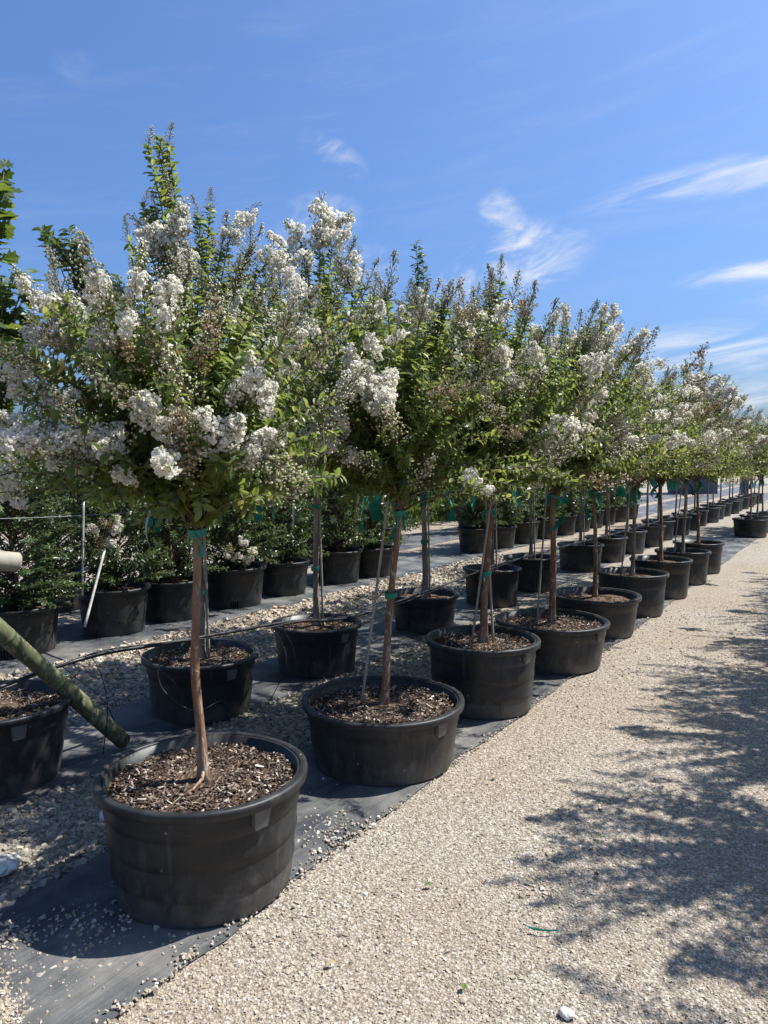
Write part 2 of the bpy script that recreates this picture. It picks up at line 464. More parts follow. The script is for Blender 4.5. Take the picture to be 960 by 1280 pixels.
def strip(name, x0, x1, y0, y1, z, mat, seed, relief=0.016, wob=0.035, dx=0.06, dy=0.08):
    nx = max(4, int((x1 - x0) / dx)); ys = [y0]
    while ys[-1] < y1: ys.append(ys[-1] + dy * max(1.0, abs(ys[-1]) / 6))
    ys = np.array(ys); ny = len(ys)
    xs = np.linspace(0, 1, nx)
    e0 = x0 + wob * smoothnoise(ys * 1.7, ys * 0, seed, 4); e1 = x1 + wob * smoothnoise(ys * 1.7, ys * 0 + 5, seed + 3, 4)
    X = e0[:, None] * (1 - xs) + e1[:, None] * xs; Y = np.repeat(ys[:, None], nx, 1)
    Zr = smoothnoise(X * 6, Y * 1.6, seed + 9, 4)
    edge = np.minimum(np.minimum(xs, 1 - xs) * 8, 1.0)[None, :]
    Zz = z + relief * (0.5 + 0.5 * Zr) * (0.25 + 0.75 * edge)
    Vv = np.stack([X, Y, Zz], 2).reshape(-1, 3)
    i, j = np.meshgrid(np.arange(ny - 1), np.arange(nx - 1), indexing='ij'); a = (i * nx + j).ravel()
    return obj(name, np_mesh(name, Vv, np.stack([a, a + 1, a + nx + 1, a + nx], 1), mat, True), kind='structure')


strip('weed_fabric', -2.56, -1.76, -2.0, 60, 0.006, M['fabric'], 1)
strip('weed_fabric', -4.02, -3.24, -2.0, 60, 0.006, M['fabric'], 2)
strip('weed_fabric', -6.5, -5.32, -2.0, 60, 0.006, M['fabric'], 3)
strip('weed_fabric', -8.3, -6.95, -2.0, 60, 0.006, M['fabric'], 4)
strip('weed_fabric', 0.35, 1.5, -2.0, 40, 0.006, M['fabric'], 5)
strip('stony_and_shade_ground', -3.3, -2.5, -2.0, 60, 0.003, M['dirt'], 6, relief=0.003)
strip('stony_and_shade_ground', -4.55, -3.95, -2.0, 60, 0.003, M['dirt'], 7, relief=0.003)  # shaded near part of the pale gravel; the shade is put into its colour


def stones(pos, size, rng, squash=0.65):
    """one angular pebble (jittered box, 12 triangles) at each position"""
    n = len(pos)
    cube = np.array([(-1, -1, -1), (1, -1, -1), (1, 1, -1), (-1, 1, -1), (-1, -1, 1), (1, -1, 1), (1, 1, 1), (-1, 1, 1)], float) * 0.5
    q = np.array([(0, 2, 1), (0, 3, 2), (4, 5, 6), (4, 6, 7), (0, 1, 5), (0, 5, 4), (1, 2, 6), (1, 6, 5), (2, 3, 7), (2, 7, 6), (3, 0, 4), (3, 4, 7)])
    Vv = cube[None] + rng.normal(0, 0.17, (n, 8, 3))
    Vv *= rng.uniform(0.65, 1.25, (n, 1, 3)) * np.array([1.15, 0.9, squash])
    Vv[:, 4:, :2] *= rng.uniform(0.45, 0.95, (n, 1, 1))
    tilt = rng.normal(0, 0.35, (n, 2)); az = rng.uniform(0, 2 * np.pi, n)
    x, y, z = Vv[..., 0].copy(), Vv[..., 1].copy(), Vv[..., 2].copy()
    ct, st = np.cos(tilt[:, :1]), np.sin(tilt[:, :1]); y, z = y * ct - z * st, y * st + z * ct
    ct, st = np.cos(tilt[:, 1:]), np.sin(tilt[:, 1:]); x, z = x * ct + z * st, -x * st + z * ct
    ca, sa = np.cos(az)[:, None], np.sin(az)[:, None]; x, y = x * ca - y * sa, x * sa + y * ca
    Vv = np.stack([x, y, z], 2) * size[:, None, None] + pos[:, None, :]
    return Vv.reshape(-1, 3), (q[None] + (np.arange(n) * 8)[:, None, None]).reshape(-1, 3)


def scatter_gravel():
    rng = np.random.default_rng(11)
    # even in bearing, thinning with distance from the place where one stands
    n = 135000
    d = np.exp(rng.uniform(math.log(1.6), math.log(9.5), n)); th = rng.uniform(math.radians(-62), math.radians(28), n)
    x = np.sin(th) * d; y = np.cos(th) * d
    keep = (x > -1.76) & (x < 0.5) & (smoothnoise(x * 1.3, y * 0.9, 17, 4) + rng.normal(0, 0.35, n) > -0.45)
    x, y, d = x[keep], y[keep], d[keep]
    s = rng.lognormal(math.log(0.0054), 0.36, len(x)); s = np.clip(s, 0.0028, 0.018) * np.clip(d / 4.5, 1.0, 1.5) * (1 + 0.35 * smoothnoise(x * 2.1, y * 1.4, 23, 3))
    return stones(np.stack([x, y, s * 0.12], 1), s, rng, 0.5)


V, F = scatter_gravel()
obj('gravel', np_mesh('gravel', V, F, M['pebble']), kind='stuff', label='loose pale crushed stone lying on the gravel path', category='gravel')


def scatter_patch(n, fx, fy, smin, smax, seed, z=0.012):
    rng = np.random.default_rng(seed)
    x = fx(rng, n); y = fy(rng, n)
    s = smin * (smax / smin) ** (rng.uniform(0, 1, n) ** 2.2)
    return stones(np.stack([x, y, z + s * 0.2], 1), s, rng)


# a thick drift of gravel washed over the near end of the fabric
rng = np.random.default_rng(23)
n = 3800
x = rng.normal(-2.06, 0.09, n); y = rng.normal(1.08, 0.08, n) - 0.5 * (x + 2.06)
s = np.clip(rng.lognormal(math.log(0.0068), 0.34, n), 0.004, 0.018)
V, F = stones(np.stack([x, y, 0.014 + s * 0.2 + 0.012 * np.exp(-((x + 2.06) ** 2 + (y - 1.08) ** 2) / 0.01)], 1), s, rng)
obj('gravel_drift', np_mesh('gravel_drift', V, F, M['pebble']), kind='stuff', label='thick drift of gravel over the near end of the fabric', category='gravel')
# pebbles spilled over the near weed fabric, in drifts
rng = np.random.default_rng(21)
n = 16000
y = np.exp(rng.uniform(math.log(0.9), math.log(9), n)); x = rng.uniform(-2.54, -1.74, n)
drift = smoothnoise(x * 3.2, y * 2.3, 5, 3) + 0.9 * np.exp(-((x + 1.74) / 0.05) ** 2) + 0.55 * np.exp(-((x + 2.2) ** 2 + (y - 1.45) ** 2) / 0.05) 
k = (drift + rng.normal(0, 0.22, n)) > 0.62
s = np.clip(rng.lognormal(math.log(0.0085), 0.3, n), 0.004, 0.02)
V, F = stones(np.stack([x, y, 0.013 + s * 0.2], 1)[k], s[k], rng)
obj('spilled_gravel', np_mesh('spilled_gravel', V, F, M['pebble']), kind='stuff', label='pale pebbles spilled in drifts over the black fabric', category='gravel')
parts = [
    scatter_patch(14000, lambda r, n: r.uniform(-3.26, -2.55, n), lambda r, n: np.exp(r.uniform(math.log(0.9), math.log(7.5), n)), 0.006, 0.034, 31, 0.004),
    scatter_patch(8000, lambda r, n: r.uniform(-4.5, -3.98, n), lambda r, n: np.exp(r.uniform(math.log(1.6), math.log(9), n)), 0.007, 0.03, 32, 0.004),  # gravel behind the middle row, coloured grey to stand for its shade
]
V, F = join(parts)
obj('rubble', np_mesh('rubble', V, F, M['rubble']), kind='stuff', label='grey rubble and shade-toned gravel strewn between the strips of fabric', category='rubble')
V, F = scatter_patch(9000, lambda r, n: r.uniform(-5.36, -4.5, n), lambda r, n: np.exp(r.uniform(math.log(1.8), math.log(12), n)), 0.012, 0.05, 33, 0.001)
obj('strip_gravel', np_mesh('strip_gravel', V, F, M['pebble']), kind='stuff', label='pale gravel in the strip before the evergreen row', category='gravel')


# ------------------------------------------------------------------ leaves, twigs, flower heads
def leaf_template(nsec):
    if nsec == 2:
        Vt = np.array([(0, 0, 0), (-0.42, 0.34, 0.08), (0, 0.36, -0.03), (0.42, 0.34, 0.08), (-0.36, 0.72, 0.02), (0, 0.72, -0.07), (0.36, 0.72, 0.02), (0, 1, -0.16)], float)
        Ft = np.array([(0, 2, 1), (0, 3, 2), (1, 2, 5), (1, 5, 4), (2, 3, 6), (2, 6, 5), (4, 5, 7), (5, 6, 7)])
    else:
        Vt = np.array([(0, 0, 0), (-0.46, 0.52, 0.06), (0, 0.5, -0.05), (0.46, 0.52, 0.06), (0, 1, -0.12)], float)
        Ft = np.array([(0, 2, 1), (0, 3, 2), (1, 2, 4), (2, 3, 4)])
    return Vt, Ft


def oak_template():
    pr = [(0, 0), (0.1, 0.16), (0.3, 0.26), (0.2, 0.38), (0.46, 0.55), (0.26, 0.62), (0.36, 0.82), (0.14, 0.84), (0, 1)]
    out = [(0, 0.5, -0.06)] + [(x, y, 0.05 * x - 0.12 * y * y) for x, y in pr] + [(-x, y, 0.05 * x - 0.12 * y * y) for x, y in pr[-2:0:-1]]
    n = len(out) - 1
    return np.array(out, float), np.array([(0, 1 + i, 1 + (i + 1) % n) for i in range(n)])


def place_leaves(P, D, Nn, L, Wd, tmpl):
    """leaf blades at P growing along D with upper side Nn"""
    Vt, Ft = tmpl
    D = D / (np.linalg.norm(D, axis=1)[:, None] + 1e-9)
    S = np.cross(D, Nn); S /= np.linalg.norm(S, axis=1)[:, None] + 1e-9
    N2 = np.cross(S, D)
    Vv = P[:, None, :] + Vt[None, :, 0:1] * S[:, None, :] * (L * Wd)[:, None, None] + Vt[None, :, 1:2] * D[:, None, :] * L[:, None, None] + Vt[None, :, 2:3] * N2[:, None, :] * L[:, None, None]
    return Vv.reshape(-1, 3), (Ft[None] + (np.arange(len(P)) * len(Vt))[:, None, None]).reshape(-1, 3)


def bez(O, Mi, T, t):
    return (1 - t) ** 2 * O + 2 * t * (1 - t) * Mi + t * t * T


def crown(rng, O, tips, nleaf, leaf_len, wid, tmpl, leafy=0.42, straight=False, up=0.55):
    """leaves and twigs for a list of twig tips; returns (leafV, leafF), (twigV, twigF), tip directions"""
    n = len(tips); O = np.broadcast_to(np.asarray(O, float), (n, 3)).copy()
    O += rng.normal(0, 0.02, (n, 3)) * np.array([1, 1, 2.0])
    d = tips - O
    Mi = O + d * np.array([0.38, 0.38, 0.62]) + np.array([0, 0, 0.06])
    low = d[:, 2] < 0.1
    Mi[low, 2] = O[low, 2] + 0.16
    ln = np.linalg.norm(d, axis=1)
    t0 = 1 - np.clip(leafy / (ln + 0.05), 0.15, 0.88)
    k = nleaf
    t = t0[:, None] + (1 - t0)[:, None] * (np.linspace(0.0, 1.0, k)[None, :] ** 0.9 + rng.normal(0, 0.012, (n, k)))
    t = np.clip(t, 0, 1)
    tt = t[..., None]
    P = bez(O[:, None, :], Mi[:, None, :], tips[:, None, :], tt)
    T = 2 * (1 - tt) * (Mi - O)[:, None, :] + 2 * tt * (tips - Mi)[:, None, :]
    T /= np.linalg.norm(T, axis=2)[..., None] + 1e-9
    ref = np.array([0.3, 0.2, 0.93]) + rng.normal(0, 0.3, (n, 1, 3))
    A = np.cross(T, ref); A /= np.linalg.norm(A, axis=2)[..., None] + 1e-9
    B = np.cross(T, A)
    ang = (np.arange(k) % 2)[None, :] * np.pi + (np.arange(k) // 2)[None, :] * 1.9 + rng.normal(0, 0.5, (n, k))
    perp = np.cos(ang)[..., None] * A + np.sin(ang)[..., None] * B
    D = T * rng.uniform(0.25, 0.8, (n, k, 1)) + perp + np.array([0, 0, -0.22]) * rng.uniform(0, 1.6, (n, k, 1))
    Nn = np.array([0, 0, up]) + T * 0.25 + rng.normal(0, 0.42, (n, k, 3))
    L = leaf_len * rng.uniform(0.62, 1.25, (n, k)) * (1 - 0.3 * (t - t0[:, None]) / (1 - t0[:, None] + 1e-6))
    Wd = wid * rng.uniform(0.85, 1.15, (n, k))
    leaf = place_leaves(P.reshape(-1, 3), D.reshape(-1, 3), Nn.reshape(-1, 3), L.ravel(), Wd.ravel(), tmpl)
    tw = []
    for i in range(n):
        ts = np.linspace(0, 1, 6)[:, None]
        tw.append(tube(bez(O[i], Mi[i], tips[i], ts), np.linspace(0.0065, 0.0016, 6) * (0.8 + 0.5 * ln[i]), 4))
    tipdir = tips - Mi; tipdir /= np.linalg.norm(tipdir, axis=1)[:, None] + 1e-9
    return leaf, join(tw), tipdir


def envelope(rng, n, c, r, bump=0.3, inner=0.55, lowcut=-0.95):
    """twig tips through an uneven egg-shaped crown"""
    v = rng.normal(0, 1, (n * 3, 3)); v /= np.linalg.norm(v, axis=1)[:, None]
    v = v[v[:, 2] > lowcut][:n]
    lob = rng.normal(0, 1, (9, 3)); lob /= np.linalg.norm(lob, axis=1)[:, None]; amp = rng.uniform(-1, 1, 9)
    b = (np.clip(v @ lob.T, 0, 1) ** 5 * amp).sum(1)
    f = (1 - inner * rng.uniform(0, 1, len(v)) ** 2.2) * (1 + bump * b)
    v[:, :2] *= (1 + 0.45 * np.clip(-v[:, 2], 0, 1))[:, None]          # full skirt below
    f = np.where((rng.uniform(0, 1, len(v)) < 0.13) & (v[:, 2] > 0.0), f * rng.uniform(1.05, 1.2, len(v)), f)   # shoots that stand out
    return np.array(c) + v * f[:, None] * np.array(r)


def flower_mesh(kind, seed):
    """one flower head (panicle): base at the origin, growing along +Z"""
    rng = np.random.default_rng(seed)
    Ln = rng.uniform(0.13, 0.18); R = rng.uniform(0.045, 0.06)
    parts = []; mats = []
    if kind in ('white', 'spent'):
        npf = int(rng.integers(7, 12)) if kind == 'white' else 7
        sp = rng.uniform(0.0, 0.95, npf); ap = rng.uniform(0, 2 * np.pi, npf)
        rp = R * (1.1 - 0.85 * sp) * rng.uniform(0.3, 1.05, npf)
        pc = np.stack([np.cos(ap) * rp, np.sin(ap) * rp, Ln * (0.1 + 0.9 * sp)], 1)
        pr = rng.uniform(0.014, 0.027, npf) * (1.15 - 0.5 * sp)
        w = pr ** 2; nfl = 165 if kind == 'white' else 75
        which = rng.choice(npf, nfl, p=w / w.sum())
        dv = rng.normal(0, 1, (nfl, 3)); dv /= np.linalg.norm(dv, axis=1)[:, None]
        c = pc[which] + dv * (pr[which] * rng.uniform(0.6, 1.15, nfl))[:, None]
        outd = dv * 0.7 + 0.5 * (c - np.array([0, 0, Ln * 0.35])) / R; outd /= np.linalg.norm(outd, axis=1)[:, None] + 1e-9
        npet = 5
        C = np.repeat(c, npet, 0); O = np.repeat(outd, npet, 0)
        d = O * 0.55 + rng.normal(0, 0.6, C.shape); d /= np.linalg.norm(d, axis=1)[:, None]
        nn = O + rng.normal(0, 0.5, C.shape)
        L = rng.uniform(0.007, 0.0118, len(C)) * (1.0 if kind == 'white' else 0.85)
        Vt = np.array([(0, 0, 0), (-0.55, 0.6, 0.2), (0.5, 0.55, 0.12), (0.0, 1.0, -0.2)], float)
        Ft = np.array([(0, 2, 1), (1, 2, 3)])
        v, f = place_leaves(C, d, nn, L, np.full(len(C), 1.15), (Vt, Ft))
        parts.append((v, f)); mats.append(np.zeros(len(f), int))
    # buds and seed capsules: little octahedra
    nb = {'white': 40, 'spent': 56, 'bud': 120}[kind]
    s = rng.uniform(0, 1, nb); a = rng.uniform(0, 2 * np.pi, nb)
    r = R * (1.15 - 0.95 * s) * rng.uniform(0.35, 1.1, nb) * (0.95 if kind == 'bud' else 1.1)
    c = np.stack([np.cos(a) * r, np.sin(a) * r, Ln * (0.1 + (1.15 if kind == 'bud' else 1.0) * s)], 1)
    oc = np.array([(1, 0, 0), (-1, 0, 0), (0, 1, 0), (0, -1, 0), (0, 0, 1.2), (0, 0, -1)], float)
    of = np.array([(0, 2, 4), (2, 1, 4), (1, 3, 4), (3, 0, 4), (2, 0, 5), (1, 2, 5), (3, 1, 5), (0, 3, 5)])
    sz = rng.uniform(0.0028, 0.0052, nb)
    v = (c[:, None, :] + oc[None] * sz[:, None, None]).reshape(-1, 3); f = (of[None] + (np.arange(nb) * 6)[:, None, None]).reshape(-1, 3)
    parts.append((v, f)); mats.append(np.ones(len(f), int))
    # stalks
    st = []
    for i in range(0, nb, 3):
        z0 = max(0.0, c[i, 2] - 0.035)
        st.append(tube([(0, 0, z0), c[i]], [0.0012, 0.0008], 4))
    st.append(tube([(0, 0, -0.03), (0, 0, Ln)], [0.0022, 0.001], 4))
    v, q = join(st); f = np.concatenate([q[:, [0, 1, 2]], q[:, [0, 2, 3]]])
    parts.append((v, f)); mats.append(np.full(len(f), 2))
    V, F = join(parts)
    return V, F, np.concatenate(mats)


FL = {}
for kind in ('white', 'spent', 'bud'):
    FL[kind] = []
    for s in range(6):
        V, F, mi = flower_mesh(kind, 100 * len(FL) + s)
        FL[kind].append((V, F, mi, np_mesh('flower_cluster', V, F, [M['petal'] if kind == 'white' else M['spent'], M['bud'], M['twig']], False, mi)))


def flower(parent, kind, p, d, sc, rng):
    """one flower cluster as a part of its tree; p in the tree's own frame"""
    me = FL[kind][int(rng.integers(6))][3]
    o = bpy.data.objects.new({'white': 'flower_cluster', 'spent': 'faded_flower_cluster', 'bud': 'seed_cluster'}[kind], me)
    link(o, parent)
    q = Vector(d).to_track_quat('Z', 'Y') @ Quaternion((0, 0, 1), float(rng.uniform(0, 6.28)))
    o.rotation_mode = 'QUATERNION'; o.rotation_quaternion = q
    o.location = p; o.scale = (sc, sc, sc)
    return o


ORD = ['', 'first', 'second', 'third', 'fourth', 'fifth', 'sixth', 'seventh', 'eighth', 'ninth', 'tenth', 'eleventh', 'twelfth']
TM2 = leaf_template(2); TM1 = leaf_template(1); TMO = oak_template()


def trunk_mesh(rng, top, r0, r1, soil, lean=(0, 0), limbs=5, mat='bark', base=(0, 0), crownz=0.4):
    """tapered trunk with a root flare and the main limbs"""
    n = 14; t = np.linspace(0, 1, n)
    wob = np.stack([smoothnoise(t * 2.3, t * 0 + 1, rng.integers(99), 2), smoothnoise(t * 2.3, t * 0 + 4, rng.integers(99), 2)], 1) * 0.02
    P = np.stack([base[0] + lean[0] * t, base[1] + lean[1] * t, soil - 0.03 + (top - soil + 0.03) * t], 1)
    P[:, :2] += wob * np.sin(np.pi * t)[:, None]
    r = r0 + (r1 - r0) * t + 0.8 * r0 * np.exp(-t * 20) + 0.0022 * smoothnoise(t * 9, t * 0 + 2, 3, 3)
    parts = [tube(P, r, 12)]
    for i in range(limbs):
        a = i * 2 * np.pi / limbs + rng.uniform(-0.4, 0.4); L = rng.uniform(0.35, 0.6)
        e = P[-1] + np.array([np.cos(a) * L * 0.55, np.sin(a) * L * 0.55, L * crownz / 0.45])
        mid = P[-1] * 0.5 + e * 0.5 + np.array([-np.cos(a) * 0.05, -np.sin(a) * 0.05, 0.03])
        ts = np.linspace(0, 1, 6)[:, None]
        parts.append(tube(bez(P[-1] - np.array([0, 0, 0.03]), mid, e, ts), np.linspace(r1 * 0.7, 0.003, 6), 6))
    V, F = join(parts)
    return np_mesh('trunk', V, F, M[mat], True), P


def ribbon_mesh(rng, L, w, mat, sway=0.25, twist=2.0, d0=(0, 0, -1)):
    """a limp strip of tape with a little thickness"""
    n = 12; t = np.linspace(0, 1, n)
    a = rng.uniform(0, 6.28); dirx = np.array([np.cos(a), np.sin(a), 0])
    P = np.array(d0)[None] * (t * L)[:, None] + dirx[None] * (np.sin(t * rng.uniform(1.5, 4)) * L * sway)[:, None]
    ph = rng.uniform(0, 6.28) + twist * t
    S = np.stack([np.cos(ph), np.sin(ph), 0.15 * np.sin(ph * 2)], 1)
    N = np.stack([-np.sin(ph), np.cos(ph), 0 * t], 1) * 0.0008
    rows = [P - S * w / 2 - N, P + S * w / 2 - N, P + S * w / 2 + N, P - S * w / 2 + N]
    V = np.stack(rows, 1).reshape(-1, 3)
    F = []
    for k in range(n - 1):
        for e in range(4):
            F.append((k * 4 + e, k * 4 + (e + 1) % 4, (k + 1) * 4 + (e + 1) % 4, (k + 1) * 4 + e))
    F += [(3, 2, 1, 0), ((n - 1) * 4, (n - 1) * 4 + 1, (n - 1) * 4 + 2, (n - 1) * 4 + 3)]
    return V, np.array(F)


def tie(parent, c, rad, rng, tails=2, L=0.16, w=0.02, mat='tape'):
    """tape wound round trunk and cane, with loose tails"""
    prof = [(rad, -0.014), (rad + 0.004, -0.013), (rad + 0.004, 0.013), (rad, 0.014), (rad, -0.014)]
    V, F = lathe(prof, 16)
    V = V + np.array([0, 0, 1]) * (0.006 * np.sin(np.arctan2(V[:, 1], V[:, 0])))[:, None]
    parts = [(V, F)]
    for i in range(tails):
        a = rng.uniform(0, 6.28)
        v, f = ribbon_mesh(rng, L * rng.uniform(0.5, 1.3), w * rng.uniform(0.7, 1.2), mat, 0.35, rng.uniform(0.5, 3))
        parts.append((v + np.array([np.cos(a) * rad, np.sin(a) * rad, 0]), f))
    V, F = join(parts)
    o = obj('tie', np_mesh('tie', V, F, M[mat]), parent); o.location = c
    return o


# ------------------------------------------------------------------ nursery pots
POT_MESH = {}


def pot_meshes(h, rt, rb, ribs, seed, near):
    key = (h, rt, rb, ribs, near)
    if key in POT_MESH: return POT_MESH[key]
    rng = np.random.default_rng(seed)
    n = 64 if near else 32
    prof = [(0.02, 0.004), (rb - 0.012, 0.0), (rb, 0.012)]
    zz = h - 0.034

    def rad(z): return rb + (rt - 0.022 - rb) * (z / zz) ** 0.9
    zs = np.linspace(0.03, zz, 4)
    if ribs:
        for k in range(1, ribs + 1):
            z = zz * k / (ribs + 0.7)
            prof += [(rad(z), z - 0.012), (rad(z) - 0.001, z - 0.004), (rad(z) + 0.0045, z + 0.001), (rad(z) + 0.0015, z + 0.03)]
    else:
        for z in zs[1:-1]: prof.append((rad(z), z))
        prof += [(rad(h * 0.72), h * 0.72), (rad(h * 0.72) + 0.006, h * 0.735)]
    prof += [(rad(zz), zz), (rt - 0.024, h - 0.006), (rt - 0.032, h - 0.006), (rt - 0.045, h - 0.14)]
    wall = lathe(prof, n)
    wall[0][:, :2] *= (1 + 0.006 * smoothnoise(np.arctan2(wall[0][:, 1], wall[0][:, 0]) * 1.5, wall[0][:, 2] * 4, seed, 2))[:, None]
    rp = [(rt - 0.026, h - 0.034), (rt + 0.001, h - 0.036), (rt + 0.006, h - 0.033), (rt + 0.008, h - 0.01), (rt + 0.006, h - 0.003), (rt + 0.0, h), (rt - 0.018, h), (rt - 0.022, h - 0.004), (rt - 0.023, h - 0.03), (rt - 0.026, h - 0.034)]
    rim = lathe(rp, n)
    lift = 0.004 * smoothnoise(np.arctan2(rim[0][:, 1], rim[0][:, 0]) * 1.2, rim[0][:, 0] * 0, seed + 5, 2)
    rim[0][:, 2] += lift
    # soil: polar grid with a slight mound and clods
    nr, na = (16, 56) if near else (6, 28)
    rr = np.linspace(0.0, rt - 0.03, nr); a = np.linspace(0, 2 * np.pi, na, endpoint=False)
    X = rr[:, None] * np.cos(a); Y = rr[:, None] * np.sin(a)
    zsoil = h - (0.045 if near else 0.055)
    Z = zsoil + 0.02 * smoothnoise(X * 9, Y * 9, seed + 2, 3) - 0.012 * (rr[:, None] / rt) ** 3 + 0.02 * np.exp(-(rr[:, None] / 0.1) ** 2)
    sv = np.stack([X, Y, Z], 2).reshape(-1, 3)
    i, j = np.meshgrid(np.arange(nr - 1), np.arange(na), indexing='ij'); p = (i * na + j).ravel(); q = (i * na + (j + 1) % na).ravel()
    sf = np.stack([p, p + na, q + na, q], 1)
    chips = None
    if near:
        m = 2600; r = (rt - 0.05) * np.sqrt(rng.uniform(0, 1, m)); aa = rng.uniform(0, 2 * np.pi, m)
        pos = np.stack([r * np.cos(aa), r * np.sin(aa), zsoil + 0.02 * smoothnoise(r * np.cos(aa) * 9, r * np.sin(aa) * 9, seed + 2, 3) + rng.uniform(-0.002, 0.01, m)], 1)
        cube = np.array([(-1, -1, -1), (1, -1, -1), (1, 1, -1), (-1, 1, -1), (-1, -1, 1), (1, -1, 1), (1, 1, 1), (-1, 1, 1)], float) * 0.5
        tri = np.array([(0, 2, 1), (0, 3, 2), (4, 5, 6), (4, 6, 7), (0, 1, 5), (0, 5, 4), (1, 2, 6), (1, 6, 5), (2, 3, 7), (2, 7, 6), (3, 0, 4), (3, 4, 7)])
        cv = cube[None] * np.stack([np.clip(rng.lognormal(math.log(0.012), 0.62, m), 0.004, 0.06), rng.uniform(0.003, 0.008, m), rng.uniform(0.002, 0.005, m)], 1)[:, None, :]
        cv[:, :, 1] += rng.normal(0, 0.0015, (m, 8))
        az = rng.uniform(0, 6.28, m)[:, None]; tl = rng.normal(0, 0.35, m)[:, None]
        x, y, z = cv[..., 0], cv[..., 1], cv[..., 2]
        x, z = x * np.cos(tl) - z * np.sin(tl), x * np.sin(tl) + z * np.cos(tl)
        x, y = x * np.cos(az) - y * np.sin(az), x * np.sin(az) + y * np.cos(az)
        cv = np.stack([x, y, z], 2) + pos[:, None, :]
        chips = np_mesh('mulch', cv.reshape(-1, 3), (tri[None] + (np.arange(m) * 8)[:, None, None]).reshape(-1, 3), M['chip'])
    res = (np_mesh('wall', *wall, M['pot'], True), np_mesh('rim', *rim, M['pot'], True), np_mesh('soil', sv, sf, M['soil'], True), chips, zsoil + 0.01)
    # crisp lip edges
    POT_MESH[key] = res
    return res


SLOT = None


def pot(x, y, h, rt, rb, label, group, ribs=0, near=False, seed=0, slots=0.0, rz=None):
    root = empty('nursery_pot', (x, y, 0.009), seed * 1.7 if rz is None else rz)
    tag(root, label, 'pot', group)
    wall, rim, soil, chips, zs = pot_meshes(h, rt, rb, ribs, seed, near)
    w = obj('wall', wall, root); obj('rim', rim, w)
    s = obj('soil', soil, root)
    if chips: tag(obj('mulch', chips, s), kind='stuff')
    if near:
        for a in (-0.22, -0.22 + math.pi):
            a -= root.rotation_euler[2]; r0_ = rb + (rt - 0.022 - rb) * 0.86
            v = np.array([(-0.01, -0.03, -0.075), (0.012, -0.026, -0.07), (0.012, 0.026, -0.07), (-0.01, 0.03, -0.075), (-0.01, -0.036, 0), (0.024, -0.034, 0), (0.024, 0.034, 0), (-0.01, 0.036, 0)])
            f = np.array([(0, 3, 2, 1), (4, 5, 6, 7), (0, 1, 5, 4), (1, 2, 6, 5), (2, 3, 7, 6), (3, 0, 4, 7)])
            o = obj('lug', np_mesh('lug', v, f, M['pot']), w)
            o.location = (math.cos(a) * r0_, math.sin(a) * r0_, h - 0.036); o.rotation_euler = (0, 0, a)
    if slots:
        for k in range(4):                      # drain slots at the foot of the wall
            a = slots + k * 0.075; r = rb + 0.006
            v = np.array([(-0.008, -0.004, 0), (0.008, -0.004, 0), (0.008, 0.004, 0), (-0.008, 0.004, 0), (-0.008, -0.004, 0.06), (0.008, -0.004, 0.06), (0.008, 0.004, 0.06), (-0.008, 0.004, 0.06)])
            f = np.array([(0, 3, 2, 1), (4, 5, 6, 7), (0, 1, 5, 4), (1, 2, 6, 5), (2, 3, 7, 6), (3, 0, 4, 7)])
            o = obj('drain_slot', np_mesh('drain_slot', v, f, M['dark']), w)
            o.location = (math.cos(a) * r, math.sin(a) * r, 0.02); o.rotation_euler = (0, 0.1, a)
    return root, zs + 0.009


# ------------------------------------------------------------------ trees
def bloom_at_tips(root, tips, dirs, rng, c, r, pw, ps, pb, scale=1.0, local=None):
    """flower heads on the outer twig tips; returns number built"""
    rel = (tips - np.array(c)) / np.array(r); rr = np.linalg.norm(rel, axis=1)
    for i in range(len(tips)):
        if rr[i] < 0.72: continue
        u = rng.uniform()
        kind = 'white' if u < pw else 'spent' if u < pw + ps else 'bud' if u < pw + ps + pb else None
        if kind is None: continue
        if rel[i, 2] < -0.35 and (kind == 'white' or rng.uniform() < 0.6): continue
        d = dirs[i] * 0.7 + np.array([0, 0, 0.45 if kind != 'white' else 0.15]) + rng.normal(0, 0.2, 3)
        flower(root, kind, tips[i] - d * 0.02, d, scale * rng.uniform(0.7, 1.35), rng)


